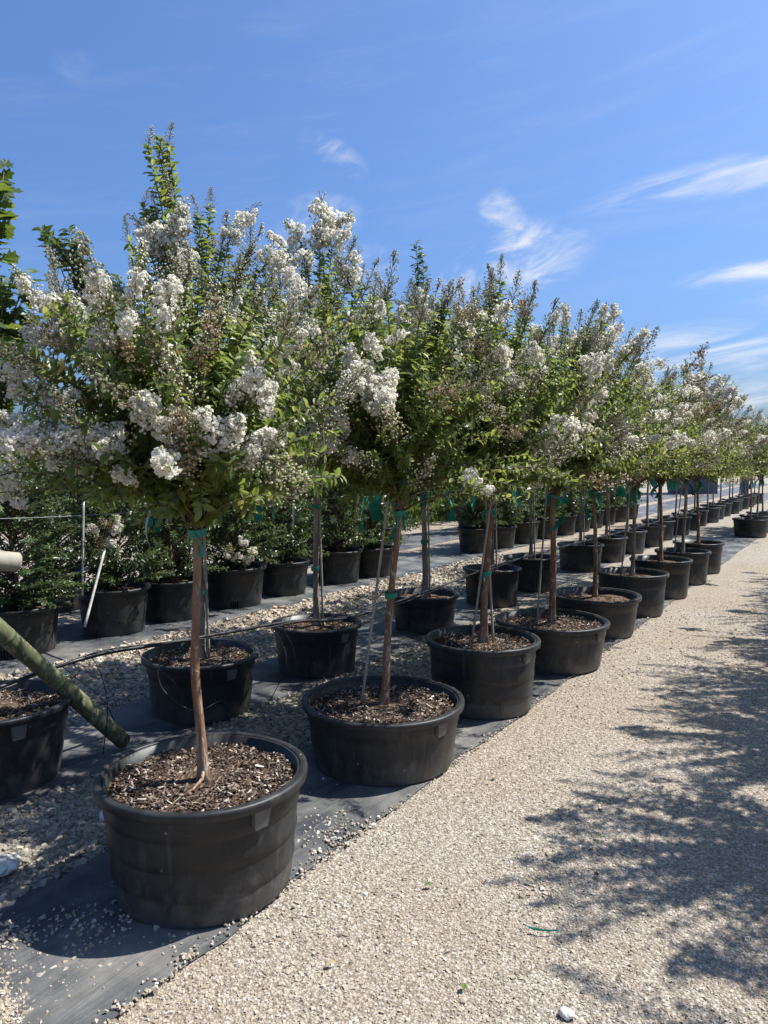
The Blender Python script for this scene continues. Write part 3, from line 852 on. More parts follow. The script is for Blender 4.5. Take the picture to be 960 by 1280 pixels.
def crape(x, y, zs, c, r, ntwig, nleaf, label, seed, group='white-flowering trees in pots', tall=(), blooms=(), lean=(0, 0), r0=0.027, top=None, mat='bark',
          pw=0.14, ps=0.13, pb=0.3, leaf_len=0.061, fine=True, base=(0, 0), leafkind='leaf', nlow=0, name='crape_myrtle_tree', cat='tree', flowers=True, wid=0.5, tmpl=None, points=()):
    """a crape myrtle trained to one stem; c and r are the crown's centre and radii from the foot of the trunk"""
    rng = np.random.default_rng(seed)
    root = empty(name, (x, y, zs)); tag(root, label, cat, group)
    top = (c[2] - r[2] * 0.62) if top is None else top
    top -= zs; c = np.array([c[0], c[1], c[2] - zs])
    tm, P = trunk_mesh(rng, top, r0, r0 * 0.72, 0, lean, 6, mat, base)
    obj('trunk', tm, root)
    tips = envelope(rng, ntwig, c, r)
    if points: tips = np.concatenate([tips, np.array([np.array(q) - np.array([x, y, zs]) for q in points])])
    ext = []
    for (dx, dy, dz, m) in tall:                       # long shoots standing out of the crown
        for q in range(m):
            ext.append((dx + rng.normal(0, 0.06), dy + rng.normal(0, 0.06), dz - zs - rng.uniform(0, 0.42) * (q > 0)))
    bl = []
    for (p, kind, sc) in blooms:
        bl.append(np.array(p) - np.array([x, y, zs]))
    allt = np.concatenate([tips] + ([np.array(ext)] if ext else []) + ([np.array(bl)] if bl else []))
    leaf, tw, dirs = crown(rng, (P[-1][0], P[-1][1], top), allt, nleaf, leaf_len, wid, tmpl or (TM2 if fine else TM1), leafy=0.44)
    if ext:
        e0 = len(tips)
        l2, t2, _ = crown(rng, (P[-1][0], P[-1][1], top), np.array(ext), int(nleaf * 1.0), leaf_len * 1.25, wid, tmpl or (TM2 if fine else TM1), leafy=0.8)
        leaf = join([leaf, l2])
    obj('foliage', np_mesh('foliage', *leaf, M[leafkind]), root, kind='stuff')
    obj('twigs', np_mesh('twigs', *tw, M['twig'], True), root, kind='stuff')
    if flowers:
        bloom_at_tips(root, tips, dirs[:len(tips)], rng, c, r, pw * (1 if fine else 0.72), ps, pb, 1.0 if fine else 1.35)
        for i, e in enumerate(ext):
            if rng.uniform() < 0.75: flower(root, 'bud', e, (rng.normal(0, 0.2), rng.normal(0, 0.2), 1), rng.uniform(0.7, 1.0), rng)
    k0 = len(tips) + len(ext)
    for i, (p, kind, sc) in enumerate(blooms):
        d = dirs[k0 + i] * 0.7 + rng.normal(0, 0.25, 3) + np.array([0, 0, 0.1])
        m = 2 if kind == 'white' and sc >= 0.95 else 1                # a big head is two clusters grown together
        for q in range(m):
            flower(root, kind, bl[i] + rng.normal(0, 0.04, 3) * q - np.array(d) * 0.05, d + rng.normal(0, 0.3, 3) * q, (1.32 if kind == 'white' else 1.0) * sc * rng.uniform(0.85, 1.15), rng)
    return root, P


def bl(l):
    return [(tuple(at(u, v, d)), k, s) for (u, v, d, k, s) in l]


ROWG = 'pots in the row along the gravel path'
ROWM = 'pots in the middle row'
# x, y, height, top radius, bottom radius, ribs
front = [
    (-2.06, 1.98, 0.435, 0.385, 0.325, 3), (-2.11, 3.33, 0.335, 0.425, 0.37, 0), (-2.04, 4.43, 0.45, 0.365, 0.315, 3),
    (-2.02, 5.68, 0.35, 0.435, 0.375, 0), (-2.05, 6.94, 0.36, 0.405, 0.345, 0), (-2.0, 8.07, 0.43, 0.365, 0.315, 2),
    (-1.97, 9.29, 0.44, 0.35, 0.305, 0), (-1.95, 10.49, 0.42, 0.345, 0.3, 0), (-1.95, 11.64, 0.43, 0.345, 0.3, 0),
    (-1.93, 17.68, 0.38, 0.36, 0.31, 0), (-1.95, 18.95, 0.38, 0.36, 0.31, 0), (-1.95, 20.2, 0.38, 0.36, 0.31, 0)]
front_lab = [
    'large ribbed black pot with bark mulch, at the foot of the green pole',
    'squat wide black pot with broad lip, second from the green pole along the gravel',
    'tall ribbed black pot, third from the green pole along the gravel',
    'very wide shallow black pot, fourth from the green pole along the gravel',
    'wide low black pot, fifth from the green pole along the gravel',
    'ribbed upright black pot, sixth from the green pole along the gravel',
    'upright black pot, seventh from the green pole along the gravel',
    'upright black pot, eighth from the green pole along the gravel',
    'black pot at the far end of the unbroken run along the gravel, before the gap',
    'black pot standing just past the gap in the row along the gravel',
    'black pot hidden behind the first one past the gap', 'black pot third past the gap along the gravel']
tree_lab = [
    'white-flowering tree with orange-brown trunk, rooted in the ribbed pot by the green pole',
    'white-flowering tree with leaning red-brown trunk, in the squat wide-lipped pot',
    'white-flowering tree with splayed canes at its foot, third from the green pole along gravel',
    'white-flowering tree in the very wide shallow pot, fourth from the green pole along gravel',
    'white-flowering tree fifth from the green pole in the row along the gravel',
    'white-flowering tree sixth from the green pole in the row along the gravel',
    'white-flowering tree seventh from the green pole in the row along the gravel',
    'white-flowering tree eighth from the green pole in the row along the gravel',
    'white-flowering tree last before the gap in the row along the gravel',
    'small-crowned tree just past the gap in the row along the gravel',
    'tree second past the gap in the row along the gravel', 'tree third past the gap in the row along the gravel']
SOIL = []
for i, (x, y, h, rt, rb, ribs) in enumerate(front):
    _, zs = pot(x, y, h, rt, rb, front_lab[i], ROWG, ribs, i < 4, 40 + i)
    SOIL.append(zs)

# crowns of the front row: centre offset and height, radii, twigs, tall shoots, flower heads seen in the photograph
b1 = bl([(75, 548, 2.55, 'white', 1.0), (120, 552, 2.5, 'white', 1.05), (45, 545, 2.62, 'white', 0.95), (185, 522, 2.4, 'white', 1.05), (155, 548, 2.45, 'white', 0.8),
         (283, 553, 2.42, 'white', 1.0), (272, 548, 2.42, 'white', 0.8), (308, 574, 2.46, 'white', 0.7), (100, 583, 2.5, 'white', 0.7), (60, 428, 2.7, 'white', 0.8), (92, 408, 2.75, 'white', 0.85),
         (110, 392, 2.8, 'white', 0.75), (48, 455, 2.65, 'bud', 1.1), (130, 470, 2.5, 'bud', 0.9), (160, 592, 2.45, 'white', 0.7), (28, 500, 2.75, 'white', 0.7),
         (318, 478, 2.55, 'white', 0.9), (300, 495, 2.5, 'white', 0.8), (330, 500, 2.55, 'white', 0.7), (85, 500, 2.6, 'white', 0.6), (150, 430, 2.6, 'white', 0.5),
         (215, 545, 2.38, 'spent', 1.2), (236, 562, 2.4, 'spent', 1.0), (178, 440, 2.5, 'spent', 1.2), (200, 455, 2.48, 'spent', 1.1), (250, 437, 2.55, 'spent', 1.0),
         (228, 590, 2.4, 'spent', 0.9), (160, 425, 2.6, 'spent', 1.0), (250, 460, 2.6, 'spent', 0.8), (14, 590, 2.75, 'white', 0.9), (22, 615, 2.8, 'white', 0.8), (4, 560, 2.8, 'white', 0.8), (60, 480, 2.6, 'bud', 1.2), (110, 450, 2.6, 'bud', 1.3), (140, 455, 2.55, 'bud', 1.3)])
t1, P1 = crape(-2.06, 1.99, SOIL[0], (-0.02, 0.0, 1.79), (0.54, 0.54, 0.43), 225, 46, tree_lab[0], 1001, blooms=b1, top=1.42, r0=0.0185, base=(0.02, -0.03), lean=(-0.03, 0.02), pw=0.17, ps=0.07, pb=0.4)
rp_ = [tube(spline_pts, [0.008, 0.0065, 0.005, 0.003], 8) for spline_pts in (
    [(0.02, -0.03, 0.05), (0.045, -0.06, 0.02), (0.06, -0.12, 0.008), (0.055, -0.18, -0.006)], [(0.02, -0.03, 0.05), (0.07, -0.03, 0.02), (0.11, -0.06, 0.006), (0.16, -0.065, -0.008)],
    [(0.02, -0.03, 0.04), (-0.02, -0.05, 0.012), (-0.06, -0.07, 0.004), (-0.09, -0.1, -0.01)])]
obj('root', np_mesh('root', *rp_[0], M['bark'], True), t1)
b2 = bl([(425, 545, 3.6, 'white', 1.3), (436, 558, 3.6, 'white', 1.2), (408, 585, 3.65, 'white', 1.1), (470, 488, 3.5, 'white', 1.2), (482, 478, 3.5, 'white', 1.0), (455, 500, 3.5, 'white', 1.1),
         (577, 598, 3.75, 'white', 0.8), (548, 497, 3.5, 'spent', 1.1), (560, 490, 3.5, 'spent', 1.0), (435, 470, 3.6, 'bud', 1.2), (415, 535, 3.6, 'white', 1.0)])
t2, P2 = crape(-2.11, 3.33, SOIL[1], (0.0, 0.0, 1.9), (0.66, 0.66, 0.62), 240, 44, tree_lab[1], 1002, blooms=b2, top=1.42, r0=0.021, lean=(0.06, 0.09), base=(0, 0), pw=0.16, ps=0.08, pb=0.42)
b3 = bl([(683, 556, 4.6, 'white', 1.1), (675, 562, 4.6, 'white', 1.0), (600, 400, 4.6, 'white', 0.9), (590, 425, 4.6, 'white', 1.0), (640, 380, 4.7, 'bud', 1.3), (612, 372, 4.8, 'bud', 1.2)])
t3, P3 = crape(-2.04, 4.43, SOIL[2], (0.05, 0.0, 1.95), (0.7, 0.7, 0.66), 260, 42, tree_lab[2], 1003, blooms=b3, top=1.45, lean=(0.03, 0.03), mat='bark', pw=0.26, ps=0.06, pb=0.42, tall=((0.05, 0.0, 2.72, 4),))
b4 = bl([(745, 540, 5.6, 'white', 1.5), (735, 518, 5.6, 'white', 1.5), (758, 552, 5.6, 'white', 1.3), (710, 440, 5.7, 'white', 1.4), (727, 452, 5.7, 'white', 1.4), (690, 452, 5.6, 'white', 1.2), (735, 470, 5.6, 'white', 1.3)])
t4, P4 = crape(-2.02, 5.68, SOIL[3], (0.06, 0.0, 1.93), (0.72, 0.72, 0.64), 240, 38, tree_lab[3], 1004, blooms=b4, top=1.42, mat='bark', pw=0.42, ps=0.06, pb=0.34)
near_far = []
for i in range(4, 9):
    x, y = front[i][:2]
    t, P = crape(x, y, SOIL[i], (0.03, 0, 1.9 + 0.09 * math.sin(i * 2.1)), (0.7 + 0.08 * math.sin(i * 3.3), 0.7 + 0.08 * math.cos(i * 2.3), 0.58 + 0.09 * math.sin(i * 2.1)), 160, 30, tree_lab[i], 1000 + i * 3, fine=False, leaf_len=0.07, top=1.4, mat='barkgrey' if i % 2 else 'bark',
                 lean=(0.04 * math.sin(i * 3), 0.05 * math.cos(i * 2)), pw=0.44 + 0.13 * math.sin(i * 2.9), ps=0.08, pb=0.4, r0=0.022)
    near_far.append((t, P))

# the middle row: an oak at the near end, then taller crape myrtles on grey stems
mid = [(-3.62, 2.07, 0.40, 0.37, 0.3, 0), (-3.53, 3.39, 0.37, 0.36, 0.305, 0), (-3.49, 4.55, 0.365, 0.34, 0.29, 0), (-3.48, 6.23, 0.34, 0.325, 0.275, 0),
       (-3.45, 7.72, 0.41, 0.32, 0.28, 0), (-3.45, 8.89, 0.41, 0.33, 0.285, 0), (-3.44, 10.85, 0.39, 0.33, 0.285, 0), (-3.42, 12.11, 0.39, 0.33, 0.285, 0)]
mid_lab = ['black pot under the rising end of the green pole', 'black pot in the middle row with a hose looped over its side', 'black pot third along the middle row from the green pole',
           'black pot fourth along the middle row from the green pole', 'tall black pot fifth along the middle row from the green pole', 'black pot sixth along the middle row from the green pole',
           'black pot seventh along the middle row from the green pole', 'black pot eighth along the middle row from the green pole']
mtree_lab = ['lobed-leaved young oak in the pot under the green pole', 'tallest white-flowering tree, with long upright leafy shoots above its crown', 'white-flowering tree on a pale grey stem, third along the middle row from the green pole',
             'white-flowering tree with a dark sprig at its top, fourth along the middle row', 'white-flowering tree fifth along the middle row from the green pole', 'white-flowering tree sixth along the middle row from the green pole',
             'white-flowering tree seventh along the middle row from the green pole', 'white-flowering tree eighth along the middle row from the green pole']
MS = []
for i, (x, y, h, rt, rb, ribs) in enumerate(mid):
    _, zs = pot(x, y, h, rt, rb, mid_lab[i], ROWM, ribs, i < 3, 60 + i)
    MS.append(zs)
oak, PO = crape(mid[0][0], mid[0][1], MS[0], (-0.14, -0.05, 1.95), (0.36, 0.36, 0.72), 60, 13, mtree_lab[0], 2000, group=None, top=1.7, mat='barkgrey', leafkind='oak', leaf_len=0.115, wid=0.85, tmpl=TMO, flowers=False,
                name='oak_tree', tall=((-0.16, -0.18, 2.95, 3),), points=[tuple(at(u, v, d)) for (u, v, d) in ((22, 335, 3.6), (38, 342, 3.6), (8, 360, 3.5), (12, 395, 3.6), (42, 385, 3.7), (20, 420, 3.6), (40, 425, 3.7), (28, 450, 3.6), (5, 215, 3.5), (3, 240, 3.5), (0, 320, 3.6), (10, 440, 3.5), (30, 400, 3.6), (15, 345, 3.5), (2, 350, 3.5), (34, 365, 3.6), (4, 400, 3.5), (48, 405, 3.7), (18, 470, 3.6), (2, 225, 3.5), (-4, 205, 3.5), (-6, 250, 3.5))])
bq1 = bl([(205, 310, 4.6, 'white', 1.3), (222, 305, 4.6, 'white', 1.3), (290, 286, 4.6, 'white', 1.0), (215, 320, 4.6, 'white', 1.2), (310, 320, 4.6, 'bud', 1.4), (300, 345, 4.6, 'bud', 1.4), (150, 360, 4.6, 'bud', 1.3), (355, 355, 4.7, 'white', 1.1)])
q1, PQ1 = crape(mid[1][0], mid[1][1], MS[1], (0.14, 0.09, 2.16), (0.54, 0.54, 0.72), 200, 42, mtree_lab[1], 2001, blooms=bq1, top=1.5, mat='barkgrey', r0=0.022, pw=0.14, ps=0.06, pb=0.5,
                tall=((-0.27, -0.1, 3.6, 3), (-0.14, -0.04, 3.5, 3), (-0.2, -0.12, 3.2, 4), (0.08, 0.0, 3.16, 4), (-0.36, -0.16, 3.0, 3)))
bq2 = bl([(400, 298, 5.5, 'white', 1.4), (378, 308, 5.5, 'white', 1.3), (415, 310, 5.5, 'white', 1.3), (430, 335, 5.5, 'bud', 1.5), (435, 350, 5.5, 'white', 1.2)])
q2, PQ2 = crape(mid[2][0], mid[2][1], MS[2], (0.0, 0.0, 2.24), (0.74, 0.74, 0.8), 230, 42, mtree_lab[2], 2002, blooms=bq2, top=1.55, mat='barkgrey', r0=0.024, pw=0.19, ps=0.06, pb=0.52, tall=((0.1, 0.1, 3.15, 4),))
q3, PQ3 = crape(mid[3][0], mid[3][1], MS[3], (0.0, 0.0, 2.2), (0.76, 0.76, 0.8), 190, 36, mtree_lab[3], 2003, top=1.5, mat='barkgrey', r0=0.03, fine=False, leaf_len=0.066, pw=0.14, ps=0.1, pb=0.5, tall=((0.0, -0.2, 3.12, 5),))
midt = [(oak, PO), (q1, PQ1), (q2, PQ2), (q3, PQ3)]
for i in range(4, 8):
    x, y = mid[i][:2]
    t, P = crape(x, y, MS[i], (0, 0, 2.05 + 0.05 * math.sin(i)), (0.74, 0.74, 0.68), 140, 28, mtree_lab[i], 2000 + i * 3, fine=False, leaf_len=0.074, top=1.45, mat='barkgrey', pw=0.3 + 0.1 * math.sin(i * 1.9), ps=0.08, pb=0.4, r0=0.023)
    midt.append((t, P))


# copies of a whole thing with its parts and their sub-parts
def copy_tree(root, loc, rz, sc, label, group):
    r = root.copy(); col.objects.link(r); r.location = loc; r.rotation_euler = (0, 0, rz); r.scale = (sc, sc, sc)
    r['label'] = label; r['group'] = group
    for ch in list(root.children):
        c_ = ch.copy(); col.objects.link(c_); c_.parent = r
        for g in list(ch.children):
            d_ = g.copy(); col.objects.link(d_); d_.parent = c_
    return r


# ties: tape round trunk and cane, and the canes themselves
def cane(x, y, z0, x1, y1, z1, label, group, r=0.0075):
    ts = np.linspace(0, 1, 9); P = np.stack([ts * (x1 - x), ts * (y1 - y), ts * (z1 - z0)], 1)
    rr = np.full(9, r) * np.linspace(1.1, 0.85, 9)
    parts = [tube(P, rr, 8)]
    o = obj('bamboo_cane', np_mesh('bamboo_cane', *parts[0], M['stake'], True)); o.location = (x, y, z0)
    V = []
    for t in (0.22, 0.45, 0.68, 0.88):                 # the nodes of the cane
        p = np.array([t * (x1 - x), t * (y1 - y), t * (z1 - z0)])
        V.append(tube([p - [0, 0, 0.005], p, p + [0, 0, 0.005]], [r * 1.0, r * 1.35, r * 1.0], 8))
    obj('node_rings', np_mesh('node_rings', *join(V), M['stake'], True), o)
    return tag(o, label, 'cane', group)


def z_on(P, z):
    i = int(np.argmin(np.abs(P[:, 2] - z))); return P[i]


CG = 'canes tied to the tree stems'
rngt = np.random.default_rng(5)
specs = [(t1, P1, front[0], SOIL[0], 'first'), (t2, P2, front[1], SOIL[1], 'second'), (t3, P3, front[2], SOIL[2], 'third'), (t4, P4, front[3], SOIL[3], 'fourth')]
for i, (t, P) in enumerate(near_far): specs.append((t, P, front[4 + i], SOIL[4 + i], ORD[5 + i]))
for i, (t, P, f, zs, o_) in enumerate(specs):
    for z in ((0.95,) if i == 0 else (1.3 - zs, 0.92 - zs) if i in (1, 2) else (1.3 - zs,)):
        p = z_on(P, z)
        tie(t, tuple(p), 0.03, rngt, (1 if i == 0 else 3), 0.08 + 0.14 * (i > 2), 0.016 + 0.028 * (i > 2))
    if i in (1, 2, 3, 5, 7):
        pz = z_on(P, 1.25 - zs)
        dx, dy = (-0.1, -0.07) if i != 2 else (0.07, 0.02)
        cane(f[0] + dx, f[1] + dy, zs - 0.05, f[0] + pz[0] - 0.03, f[1] + pz[1] - 0.02, 1.55, 'thin bamboo cane tied to the %s tree along the gravel from the green pole' % o_, CG)
    if i == 2:
        cane(f[0] - 0.06, f[1] - 0.05, zs - 0.05, f[0] + pz[0] + 0.03, f[1] + pz[1] - 0.03, 1.4, 'shorter second cane splayed at the foot of the third tree along gravel', CG)
for i, (t, P) in enumerate(midt):
    f = mid[i]; zs = MS[i]
    p = z_on(P, 1.3 - zs); tie(t, tuple(p), 0.032, rngt, 2, 0.15, 0.025)
    if i in (1, 2, 3): p = z_on(P, 0.8 - zs); tie(t, tuple(p), 0.034, rngt, 1, 0.05, 0.02)
    if i: cane(f[0] + 0.05, f[1] + 0.02, zs - 0.05, f[0] + p[0] + 0.025, f[1] + p[1] + 0.0, 1.6, 'bamboo cane tied to the %s tree along the middle row from the green pole' % ORD[i + 1], CG, 0.009)

# far end of both rows: smaller copies of the pots and trees
pot_src = None
for o in [o for o in bpy.data.objects if o.get('category') == 'pot' and o.get('label') == mid_lab[6]]: pot_src = o
FARG = 'far pots and trees of the middle row'
for k in range(15):
    y = 13.4 + k * 1.32; x = -3.42 + 0.05 * math.sin(k * 2.3)
    copy_tree(pot_src, (x, y, 0.009), k * 1.1, 1.0, 'black pot far down the middle row, past the eighth pot', 'far pots of the middle row')
    copy_tree(midt[4 + k % 4][0], (x, y, MS[6]), k * 2.4, 0.93 + 0.07 * math.sin(k * 1.7), 'white-flowering tree far down the middle row, past the eighth tree', 'far trees of the middle row')
for i in range(9, 12):
    x, y = front[i][:2]
    copy_tree(near_far[(i + 1) % 5][0], (x, y, SOIL[i]), i * 1.3, 0.92, tree_lab[i], 'trees past the gap along the gravel')

# ------------------------------------------------------------------ evergreens in the row behind the pale gravel strip
def evergreen_meshes(seed, H, r, n=250, k=36):
    rng = np.random.default_rng(seed)
    t = rng.uniform(0, 1, n); z = 0.02 + (H - 0.02) * t ** 1.1
    prof = r * np.clip(1.15 * np.sin(np.pi * (0.2 + 0.74 * t)) ** 0.6, 0.2, 1.1)
    a = rng.uniform(0, 6.28, n); rr = prof * rng.uniform(0.45, 1.08, n) * (1 + 0.14 * np.sin(a * 3 + z * 4))
    tips = np.stack([np.cos(a) * rr, np.sin(a) * rr, z + 0.06], 1)
    base = np.stack([np.zeros(n), np.zeros(n), np.clip(z - 0.25, 0.05, H)], 1)
    leaf, tw, d = crown(rng, base, tips, k, 0.06, 0.56, TM1, leafy=0.34)
    m = 10; tt = np.linspace(0, 1, m)
    tr = tube(np.stack([0.02 * np.sin(tt * 5), 0.02 * np.cos(tt * 4), -0.04 + H * 0.9 * tt], 1), 0.022 * (1 - 0.8 * tt), 8)
    return np_mesh('foliage', *leaf, M['evergreen']), np_mesh('branches', *join([tr, tw]), M['twig'], True)


EV = [evergreen_meshes(301, 2.25, 0.56), evergreen_meshes(302, 1.95, 0.58), evergreen_meshes(303, 2.4, 0.53)]
EVG = 'evergreens in pots behind the pale gravel strip'
ROWE = 'pots in the evergreen row'
ever = [(-5.95, 3.62, 1), (-5.88, 4.55, 0), (-5.9, 5.28, 2), (-5.88, 6.15, 1), (-5.88, 7.0, 0), (-5.82, 8.05, 2), (-5.78, 8.78, 1), (-5.7, 12.05, 0), (-5.65, 12.95, 1), (-5.6, 13.9, 2), (-5.55, 15.0, 0), (-5.5, 16.0, 1), (-5.5, 17.0, 2), (-5.5, 18.1, 0), (-5.5, 19.2, 1), (-5.5, 20.3, 2), (-5.5, 21.5, 0)]
where = ['beside the oak', 'with the white cane leaning on its pot', 'next past the one with the white cane', 'fourth along its row from the oak', 'fifth along its row from the oak', 'sixth along its row from the oak', 'last before the opening in its row']
es = {}
for i, (x, y, v) in enumerate(ever):
    w = where[i] if i < 7 else None
    lab = 'dense dark evergreen %s' % w if w else 'dense evergreen past the opening in the evergreen row'
    plab = 'black pot of the evergreen %s' % w if w else 'black pot past the opening in the evergreen row'
    h = 0.4 + 0.03 * (i % 2); rt = 0.33 if i % 3 else 0.36
    _, zs = pot(x, y, h, rt, rt - 0.055, plab, ROWE, 0, False, 80 + (i % 3), slots=(-0.9 if i in (0, 3) else 0.0), rz=0.0)
    sc = [0.62, 1.0, 0.95, 1.0, 1.02, 0.98, 0.96][i] if i < 7 else 0.95
    root = empty('evergreen_shrub', (x, y, zs), i * 2.1); root.scale = (1, 1, sc)
    tag(root, lab, 'shrub', EVG)
    obj('foliage', EV[v][0], root, kind='stuff'); obj('branches', EV[v][1], root, kind='stuff')
    es[i] = (root, zs)
rf_ = np.random.default_rng(66)
for idx, spots in ((3, ((290, 690), (303, 683), (316, 692), (298, 700), (310, 702), (284, 700))), (1, ((118, 668), (132, 660), (146, 668), (126, 680), (140, 684), (150, 655)))):
    rt_, zz_ = es[idx]
    rt_.rotation_euler = (0, 0, 0)
    for (u, v) in spots:
        p = at(u, v, 7.85 if idx == 3 else 6.5)
        flower(rt_, 'white' if rf_.uniform() < 0.7 else 'spent', ((p.x - rt_.location.x), (p.y - rt_.location.y), (p.z - zz_) / rt_.scale[2]), (0.5, -0.6, 0.5), rf_.uniform(0.9, 1.2), rf_)
# dark leafy leader that rises out of the second evergreen, and one in the middle row's fourth tree
def leader(parent, base, tips, n, seed, L=0.095, leafy=0.45):
    rng = np.random.default_rng(seed)
    leaf, tw, d = crown(rng, base, np.array(tips, float), n, L, 0.46, TM2, leafy=leafy)
    obj('leader_leaves', np_mesh('leader_leaves', *leaf, M['evergreen']), parent, kind='stuff')
    obj('leader_stems', np_mesh('leader_stems', *tw, M['twig'], True), parent)


r_, zs_ = es[1]
r_.rotation_euler = (0, 0, 0)
pw_ = [at(u, v, d) for (u, v, d) in ((52, 285, 6.9), (85, 285, 6.8), (95, 320, 6.8), (70, 300, 6.9), (90, 345, 6.8), (110, 350, 6.8), (130, 370, 6.8), (150, 350, 6.8), (165, 375, 6.8), (105, 385, 6.8), (62, 292, 6.8), (78, 312, 6.8), (100, 335, 6.8), (120, 355, 6.8), (85, 365, 6.8), (140, 360, 6.8), (95, 300, 6.8), (115, 340, 6.8))]
leader(r_, (0, 0, 1.6), [(p.x - r_.location.x, p.y - r_.location.y, p.z - zs_) for p in pw_], 26, 55, 0.13, 0.4)
pw_ = [at(u, v, d) for (u, v, d) in ((520, 302, 7.0), (528, 318, 7.05), (518, 330, 7.0), (525, 345, 7.0))]
leader(q3, (0, 0, 1.5), [(p.x - q3.location.x, p.y - q3.location.y, p.z - q3.location.z) for p in pw_], 24, 56, 0.085, 0.35)

# a further row of pots and evergreens behind the opening
for i, y in enumerate((4.9, 6.4, 7.9, 9.4, 11.3, 15.2, 16.5, 18.0, 19.6, 21.2)):
    _, zs = pot(-7.3, y, 0.42, 0.33, 0.275, 'black pot in the hindmost row, behind the evergreen row', 'pots of the hindmost row', 0, False, 80, rz=0.0)
    root = empty('evergreen_shrub', (-7.3, y, zs), i * 1.9); root.scale = (1, 1, 0.9 + 0.1 * math.sin(i * 2))
    tag(root, 'dense evergreen in the hindmost row, behind the evergreen row', 'shrub', 'evergreens of the hindmost row')
    obj('foliage', EV[i % 3][0], root, kind='stuff'); obj('branches', EV[i % 3][1], root, kind='stuff')

# ------------------------------------------------------------------ row on the other side of the path: its trees shade the gravel
lab_ = 'white-flowering tree across the path that shades the gravel'
shade_tree, _ = crape(0.78, 4.5, MS[6], (0, 0, 2.35), (0.8, 0.8, 0.85), 190, 30, lab_, 3001, group='trees across the path', fine=False, leaf_len=0.066, top=1.6, mat='barkgrey', pw=0.16, ps=0.1, pb=0.2, tall=((0.1, 0.1, 3.4, 4), (-0.25, 0.0, 3.2, 3)))
for i, (x, y, sc) in enumerate(((1.25, 3.1, 1.0), (0.78, 4.5, 1.06), (0.72, 5.85, 1.0), (0.85, 7.2, 1.1), (0.8, 8.6, 1.0), (0.78, 9.95, 1.05), (0.82, 11.3, 1.0), (0.8, 12.7, 1.05))):
    copy_tree(pot_src, (x, y, 0.009), i * 1.9, 1.05, 'black pot in the row across the gravel path', 'pots across the path')
    if i == 1: continue
    copy_tree(shade_tree, (x, y, MS[6]), i * 2.0 + 0.7, sc, lab_, 'trees across the path')

# ------------------------------------------------------------------ far background
def far_tree(x, y, H, R, seed, kind, label):
    rng = np.random.default_rng(seed)
    root = empty('far_tree', (x, y, 0)); tag(root, label, 'tree', 'trees at the far side of the nursery')
    tips = envelope(rng, 170, (0, 0, H * 0.47), (R, R, H * 0.5), 0.25, 0.6, -1.0)
    tips[:, 2] = np.clip(tips[:, 2], 0.12, None)
    leaf, tw, d = crown(rng, (0, 0, H * 0.25), tips, 22, 0.24, 0.6, TM1, leafy=0.9 + 0.1 * H)
    obj('crown', np_mesh('crown', *leaf, M[kind]), root, kind='stuff')
    tt = np.linspace(0, 1, 6)
    obj('trunk', np_mesh('trunk', *tube(np.stack([0 * tt, 0 * tt, H * 0.6 * tt], 1), 0.12 * (1 - 0.6 * tt) * H / 5, 8), M['barkgrey'], True), root)


fl = ['round bright green tree beyond the last pots', 'broad mid green tree beyond the last pots', 'dark tree beyond the last pots']
for i in range(16):
    u = -60 + i * 50; d = 24 + 5 * math.sin(i * 2.7)
    p = at(u, 577, d)
    far_tree(p.x, p.y, 3.2 + 0.6 * math.sin(i * 1.9), 1.9, 500 + i, ('oak', 'leaf', 'evergreen')[i % 3], fl[i % 3])

# grass strip behind the rows
rng = np.random.default_rng(77)
n = 26000
x = rng.uniform(-24, -9.2, n); y = rng.uniform(10, 38, n)
P = np.stack([x, y, np.zeros(n)], 1); D = np.stack([rng.normal(0, 0.3, n), rng.normal(0, 0.3, n), np.ones(n)], 1)
Nn = rng.normal(0, 1, (n, 3)) * [1, 1, 0.1]
V, F = place_leaves(P, D, Nn, rng.uniform(0.12, 0.32, n), np.full(n, 0.3), TM1)
obj('grass', np_mesh('grass', V, F, M['grass']), kind='stuff', label='sunlit grass strip beyond the evergreen rows', category='grass')


# steel frame and blue roof behind the far trees
def boxm(lo, hi):
    a, b = np.array(lo, float), np.array(hi, float)
    v = np.array([(a[0], a[1], a[2]), (b[0], a[1], a[2]), (b[0], b[1], a[2]), (a[0], b[1], a[2]), (a[0], a[1], b[2]), (b[0], a[1], b[2]), (b[0], b[1], b[2]), (a[0], b[1], b[2])])
    return v, np.array([(0, 3, 2, 1), (4, 5, 6, 7), (0, 1, 5, 4), (1, 2, 6, 5), (2, 3, 7, 6), (3, 0, 4, 7)])


p = at(932, 577, 30)
fr = empty('shade_frame', (p.x, p.y, 0), YAW); tag(fr, 'dark blue steel frame with diagonal brace rising over the far trees', 'frame')
obj('post', np_mesh('post', *boxm((-0.11, -0.11, 0), (0.11, 0.11, 3.3)), M['steel']), fr)
o = obj('post', fr.children[0].data, fr); o.location = (3.4, 0, 0)
obj('beam', np_mesh('beam', *boxm((0.11, -0.09, 2.72), (3.29, 0.09, 2.95)), M['steel']), fr)
obj('brace', np_mesh('brace', *tube([(0.0, 0, 3.05), (0.75, 0, 1.9)], [0.08, 0.08], 6), M['steel']), fr)
p = at(866, 577, 38)
bb = empty('blue_roofed_shed', (p.x, p.y, 0), YAW + 0.2); tag(bb, 'shed with a steep blue metal roof behind the far trees', 'shed')
obj('wall', np_mesh('wall', *boxm((-0.6, -1.2, 0), (0.6, 1.2, 4.0)), M['steel']), bb)
v = np.array([(-0.75, -1.4, 4.0), (0.75, -1.4, 4.0), (0.75, 1.4, 4.0), (-0.75, 1.4, 4.0), (-0.35, -1.3, 5.15), (-0.35, 1.3, 5.15)])
